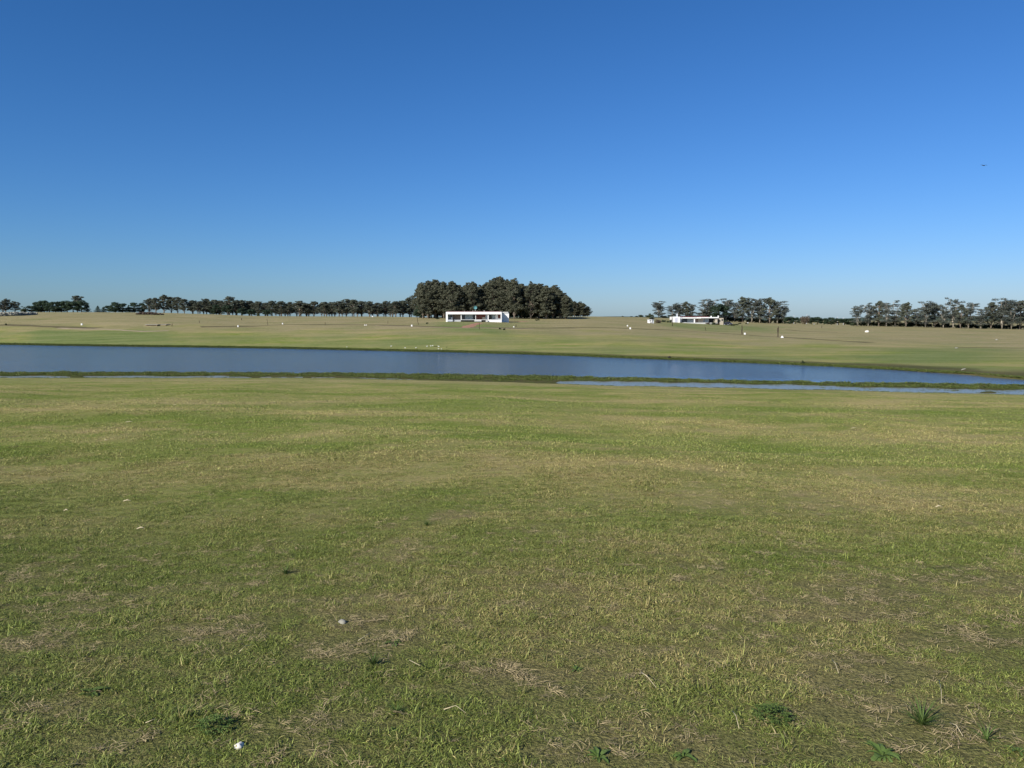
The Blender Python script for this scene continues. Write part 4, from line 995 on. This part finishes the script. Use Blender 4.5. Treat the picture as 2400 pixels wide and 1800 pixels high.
def culvert(px0, px1, base, h_px, label, pink=True):
    x0, y, z = hit(px0, base, 95, 430); x1 = at_dist(px1, base, y)[0]; s = y / FPX; h = h_px * s; w_ = x1 - x0
    e = empty('culvert', (x0, y, z), label, 'culvert', 'culverts beside the dirt track')
    MB().box(0, .2, 0, 3, -.5, h).box(w_ - .2, w_, 0, 3, -.5, h).build('wall', M['earth'], e)
    MB().box(-.3, w_ + .3, -.1, 3.0, h + .002, h + .16).build('slab', M['concrete' if not pink else 'pale stone'], e)
    MB().box(.2, w_ - .2, 2.6, 3.0, -.5, h).build('back', M['dark room'], e)
    MB().box(-.4, w_ + .4, -.9, -.15, -.8, .08).build('apron', M['track dirt'], e)
culvert(342, 368, 764, 2.4, 'wide dark culvert opening beside the track at left')
culvert(376, 388, 763, 1.6, 'narrow dark culvert just right of the wide one')

# birds
def bird(px, base, h_px, dark, label, face=1, grp='birds on the far bank'):
    x, y, z = hit(px, base, 95, 430); s = h_px * y / FPX
    e = empty('bird', (x, y, z), label, 'bird', grp, 0 if face > 0 else math.pi); e.scale = (s, s, s)
    m = M['dark feathers' if dark else 'white feathers']; mb = MB()
    # one body: tail, trunk, neck, head as one continuous skin
    mb.tube([(-.62, 0, .42), (-.45, 0, .48), (-.2, 0, .50), (.05, 0, .52), (.24, 0, .58), (.30, 0, .70), (.30, 0, .82), (.35, 0, .92), (.44, 0, .93)], [.03, .12, .24, .26, .18, .09, .07, .09, .04], 10)
    mb.build('body', m, e, True)
    MB().tube([(.43, 0, .93), (.60, 0, .90)], [.03, .008], 6).build('beak', M['bill orange'], e)
    for sg in (-1, 1):
        MB().tube([(.0, sg * .1, .36), (.02, sg * .1, .18), (0, sg * .1, -.02), (.12, sg * .1, -.02)], [.03, .02, .02, .015], 5).build('leg', M['bill orange'], e)
        MB().tube([(.18, sg * .2, .56), (-.15, sg * .25, .54), (-.55, sg * .12, .46)], [.05, .12, .02], 8).build('wing', m, e, True)
W_ = 'white bird on the far bank, '
for px, b_, h_, dk, lb, fc in [(813, 814.5, 2.4, 0, W_ + 'leftmost and faintest of all', 1), (917, 813, 3.4, 0, W_ + 'alone far left of the group', 1), (949.5, 817, 3.2, 0, W_ + 'near the waterline left of centre', -1), (975, 816.5, 3.2, 0, W_ + 'thin one between the loners and the group', 1),
                               (1001, 813.5, 3.6, 0, W_ + 'left end of the main group', 1), (1009.5, 812.5, 3.2, 0, W_ + 'left of the touching pair in the group', -1), (1014, 812, 3.4, 0, W_ + 'right of the touching pair in the group', 1), (1019.3, 813.5, 3.0, 1, 'dark bird on the far bank, left of two side by side in the group', 1),
                               (1022.8, 813.5, 3.0, 1, 'dark bird on the far bank, right of two side by side in the group', 1), (1028, 814, 4.0, 0, W_ + 'right end of the main group, largest', -1), (1028, 819.3, 3.2, 0, W_ + 'nearer the water below the group', 1), (1034.5, 819.3, 2.6, 0, W_ + 'near the water, right below the group', -1), (1047, 815, 2.8, 1, 'single dark bird right of the group on the far bank', 1)]:
    bird(px, b_, h_, dk, lb, fc)
def resting_bird():
    x, y, z = hit(1569, 840, 95, 430); s = y / FPX
    e = empty('waterbird', (x, y, z), 'dark bird resting at the edge of the far bank, right of centre', 'bird')
    MB().tube([(-4 * s, 0, .10), (-2.5 * s, 0, .2), (0, 0, .24), (2.2 * s, 0, .2), (3.4 * s, 0, .22), (4 * s, 0, .2)], [.03, .14, .2, .15, .07, .03], 10).build('body', M['dark feathers'], e, True)
    MB().tube([(4 * s, 0, .2), (4.8 * s, 0, .18)], [.025, .008], 6).build('beak', M['bill orange'], e)
resting_bird()
def flying_bird():
    x, y, z = at_dist(2306, 388, 60); e = empty('flying_bird', (x, y, z), 'small dark bird gliding high in the sky at right', 'bird')
    MB().tube([(-.16, 0, .02), (-.08, 0, .01), (0, 0, 0), (.07, 0, -.005), (.12, 0, -.01)], [.01, .025, .03, .025, .008], 8).build('body', M['dark feathers'], e, True)
    for sg in (-1, 1):
        mb = MB(); mb.v = [(.05, 0, .01), (-.06, 0, .0), (-.10 + sg * .0, sg * .17, .05), (.02, sg * .18, .055), (-.05 + sg * .02, sg * .34, .03),
                           (.05, 0, .004), (-.06, 0, -.006), (-.10, sg * .17, .044), (.02, sg * .18, .049), (-.05, sg * .34, .027)]
        mb.f = [(0, 1, 2, 3), (3, 2, 4), (5, 8, 7, 6), (8, 9, 7), (0, 3, 8, 5), (3, 4, 9, 8), (1, 6, 7, 2), (2, 7, 9, 4)]
        mb.build('wing', M['dark feathers'], e)
    e.rotation_euler = (R(12), R(-8), R(20))
flying_bird()
def driftwood():
    x, y, z = hit(2253, 868, 80, 430); s = y / FPX
    o = MB().tube([(0, 0, .0), (4 * s, .05, .08), (8 * s, .02, 2.2 * s), (11 * s, 0, 4.2 * s)], [.05, .09, .07, .02], 7).build('driftwood', M['pale stone'], None, True); o.location = (x, y, z + .05)
    tag(o, 'pale driftwood branch lying on the brown bank at right', 'branch')
driftwood()

# ------------------------------------------------------------------ FOREGROUND plants, stones, straws
def rosette(px, py, size, n, label, kind='broad', seed=0):
    x, y, z = hit(px, py); r = random.Random(seed + int(px))
    name = {'broad': 'broadleaf_weed', 'spiky': 'grass_tuft', 'clump': 'clover_clump'}[kind]
    e = empty(name, (x, y, z - .005), label, {'broad': 'weed', 'spiky': 'grass tuft', 'clump': 'clover'}[kind], 'weeds in the near lawn', r.uniform(0, 6.28))
    V = []; F = []; bt = []
    if kind == 'clump':
        for i in range(n):
            a = r.uniform(0, 6.28); q = size * math.sqrt(r.random()); cx, cy, cz = q * math.cos(a), q * math.sin(a), r.uniform(.02, .06) * (1.2 - q / size * .6)
            for k in range(3):
                d = k * 2.094 + a; s = r.uniform(.006, .011); k0 = len(V)
                V += [(cx, cy, cz), (cx + s * math.cos(d - .6), cy + s * math.sin(d - .6), cz + .003), (cx + s * 1.5 * math.cos(d), cy + s * 1.5 * math.sin(d), cz - .001), (cx + s * math.cos(d + .6), cy + s * math.sin(d + .6), cz + .003)]
                F.append((k0, k0 + 1, k0 + 2, k0 + 3))
    else:
        for i in range(n):
            d = 6.283 * i / n + r.uniform(-.4, .4); L = size * r.uniform(.6, 1.1); w_ = (L * .26 if kind == 'broad' else .006) * r.uniform(.8, 1.2); segs = 5
            ang = r.uniform(.35, .8) if kind == 'broad' else r.uniform(.5, 1.4); tx = tz = 0; k0 = len(V); sx, sy = -math.sin(d), math.cos(d)
            for k in range(segs + 1):
                f = k / segs; ww = w_ * (math.sin(math.pi * (0.08 + .9 * f)) ** .8 if kind == 'broad' else (1 - f) + .05) * .5 * (1 + (.25 * (-1) ** k if kind == 'broad' else 0))
                c = (tx * math.cos(d), tx * math.sin(d)); V += [(c[0] - sx * ww, c[1] - sy * ww, tz + ww * .35), (c[0], c[1], tz), (c[0] + sx * ww, c[1] + sy * ww, tz + ww * .35)]
                tx += L / segs * math.cos(ang); tz += L / segs * math.sin(ang); ang -= .28 if kind == 'broad' else .16
            for k in range(segs):
                a0 = k0 + 3 * k; F += [(a0, a0 + 1, a0 + 4, a0 + 3), (a0 + 1, a0 + 2, a0 + 5, a0 + 4)]
    me = bpy.data.meshes.new('leaves'); me.from_pydata(V, [], F); me.materials.append(M['weed leaves']); me.update()
    o = bpy.data.objects.new('leaves', me); link(o); o.parent = e
    MB().tube([(0, 0, -.01), (.002, 0, .02)], [.006, .004], 6).build('stem', M['weed leaves'], e)
for i, (px, py, sz, n, k, lb) in enumerate([
    (212, 1625, .12, 11, 'broad', 'dark broad-leaved weed in the lower left lawn'), (428, 1670, .08, 9, 'broad', 'small dark leafy weed right of the big lower left weed'), (500, 1710, .10, 300, 'clump', 'green clover clump left above the white stone'),
    (928, 1672, .11, 26, 'spiky', 'spiky dark grass tuft near the bottom, left of centre'), (918, 1712, .05, 6, 'broad', 'pale two-leaved weed below the spiky tuft left of centre'), (925, 1508, .09, 8, 'broad', 'leafy weed at the right end of the bare straw patch'),
    (875, 1560, .13, 60, 'spiky', 'bright green long grass tuft below the bare straw patch'), (1182, 1785, .05, 8, 'broad', 'small bright weed at the bottom edge, centre'), (1402, 1775, .10, 10, 'broad', 'pale broad-leaved weed at the bottom edge right of centre'),
    (1812, 1685, .12, 420, 'clump', 'bright green clover clump in the lower right lawn'), (2068, 1770, .12, 14, 'broad', 'upright broad-bladed weed at the bottom, right of the clover'), (2160, 1700, .20, 90, 'spiky', 'large dark spiky grass tuft at lower right'),
    (2312, 1735, .13, 30, 'spiky', 'slim green grass tuft right of the large dark tuft'), (1602, 1772, .10, 9, 'broad', 'blue-green leafy weed at the bottom between the two pale weeds'), (2385, 1760, .08, 9, 'broad', 'dark weed at the bottom right corner'),
    (1000, 1232, .14, 40, 'spiky', 'dark grass tuft in the middle lawn below the centre'), (670, 1345, .14, 50, 'spiky', 'dark grass tuft in the left middle lawn'), (1350, 1570, .07, 8, 'broad', 'small leafy weed beside the dark hollow near centre')]):
    rosette(px, py, sz * .78, n if k != 'clump' else n // 3, lb, k, i)
def stone(px, py, r_, m, label):
    x, y, z = hit(px, py); o = MB().blob((0, 0, 0), (r_, r_ * .7, r_ * .6), int(px), .25, 14, 10).build('stone', M[m], None, True)
    o.location = (x, y, z + r_ * .12); tag(o, label, 'stone')
stone(560, 1752, .024, 'bright stone', 'bright white stone in the grass near the bottom left')
stone(803, 1460, .028, 'pale stone', 'pinkish grey stone left above the bare straw patch')
def stalk(pts, label, r_=.0020):
    W = [hit(a, b) for a, b in pts]; c = W[0]; mb = MB()
    P_ = [(w_[0] - c[0], w_[1] - c[1], w_[2] - c[2] + .035 + .012 * math.sin(i * 2)) for i, w_ in enumerate(W)]
    mb.tube(P_, [r_ * (1 - .5 * i / (len(P_) - 1)) for i in range(len(P_))], 6); o = mb.build('dry_stalk', M['straw'], None, True); o.location = c
    tag(o, label, 'stalk', 'pale dry stalks lying on the lawn')
for pts, lb in [([(562, 1541), (575, 1533), (590, 1522)], 'short pale stalk in the left lawn above the clover clump'), ([(2200, 1610), (2205, 1640), (2206, 1662)], 'long upright pale straw above the large dark tuft'), ([(2225, 1712), (2240, 1724), (2256, 1740)], 'pale straw lying right of the large dark tuft'),
                ([(1500, 1592), (1515, 1604), (1538, 1624)], 'forked pale stalk in the lawn right of centre, upper'), ([(1503, 1590), (1522, 1612)], 'forked pale stalk in the lawn right of centre, lower'), ([(1717, 1684), (1724, 1700), (1732, 1722)], 'pale straw lying left of the bright clover clump'),
                ([(960, 1562), (985, 1580)], 'bent pale straw right of the green tuft'), ([(342, 1712), (365, 1708)], 'short pale stalk near the bottom left'), ([(2074, 1612), (2080, 1622)], 'tiny white straw above the right lawn hollow'), ([(1950, 1562), (1957, 1575), (1965, 1590)], 'pale straw beside the hollow in the right lawn'),
                ([(2046, 1524), (2052, 1530)], 'small white flake in the right lawn'), ([(1040, 1680), (1068, 1676), (1092, 1684)], 'green-white stem right of the spiky tuft'), ([(840, 1515), (870, 1500)], 'pale straw across the bare straw patch')]:
    stalk(pts, lb)
def scrap(px, py, w_px, label):
    x, y, z = hit(px, py); s = y / FPX; L = w_px * s * .8
    o = MB().tube([(-L / 2, 0, 0), (0, .01, .012), (L / 2, 0, .004)], [.004, .008, .003], 6).build('pale_twig', M['straw'], None, True); o.location = (x, y, z + .055); o.rotation_euler = (0, 0, R(6))
    tag(o, label, 'twig', 'pale twigs scattered on the middle lawn')
for px, py, w_, lb in [(303, 994, 20, 'pale twig in the upper left lawn, largest'), (248, 1038, 10, 'tiny pale twig left in the lawn below the largest one'), (172, 946, 8, 'tiny pale twig farthest left near the pond'), (410, 953, 12, 'pale twig near the dark grass streak at upper left'),
                       (155, 1208, 12, 'pale twig at the brow of the left lawn'), (298, 1185, 22, 'pale twig pair above the brow of the left lawn'), (330, 1252, 22, 'bright pale twig in the left middle lawn'), (2001, 1008, 18, 'pale twig in the upper right lawn'), (2200, 1200, 22, 'long pale twig in the right middle lawn')]:
    scrap(px, py, w_, lb)
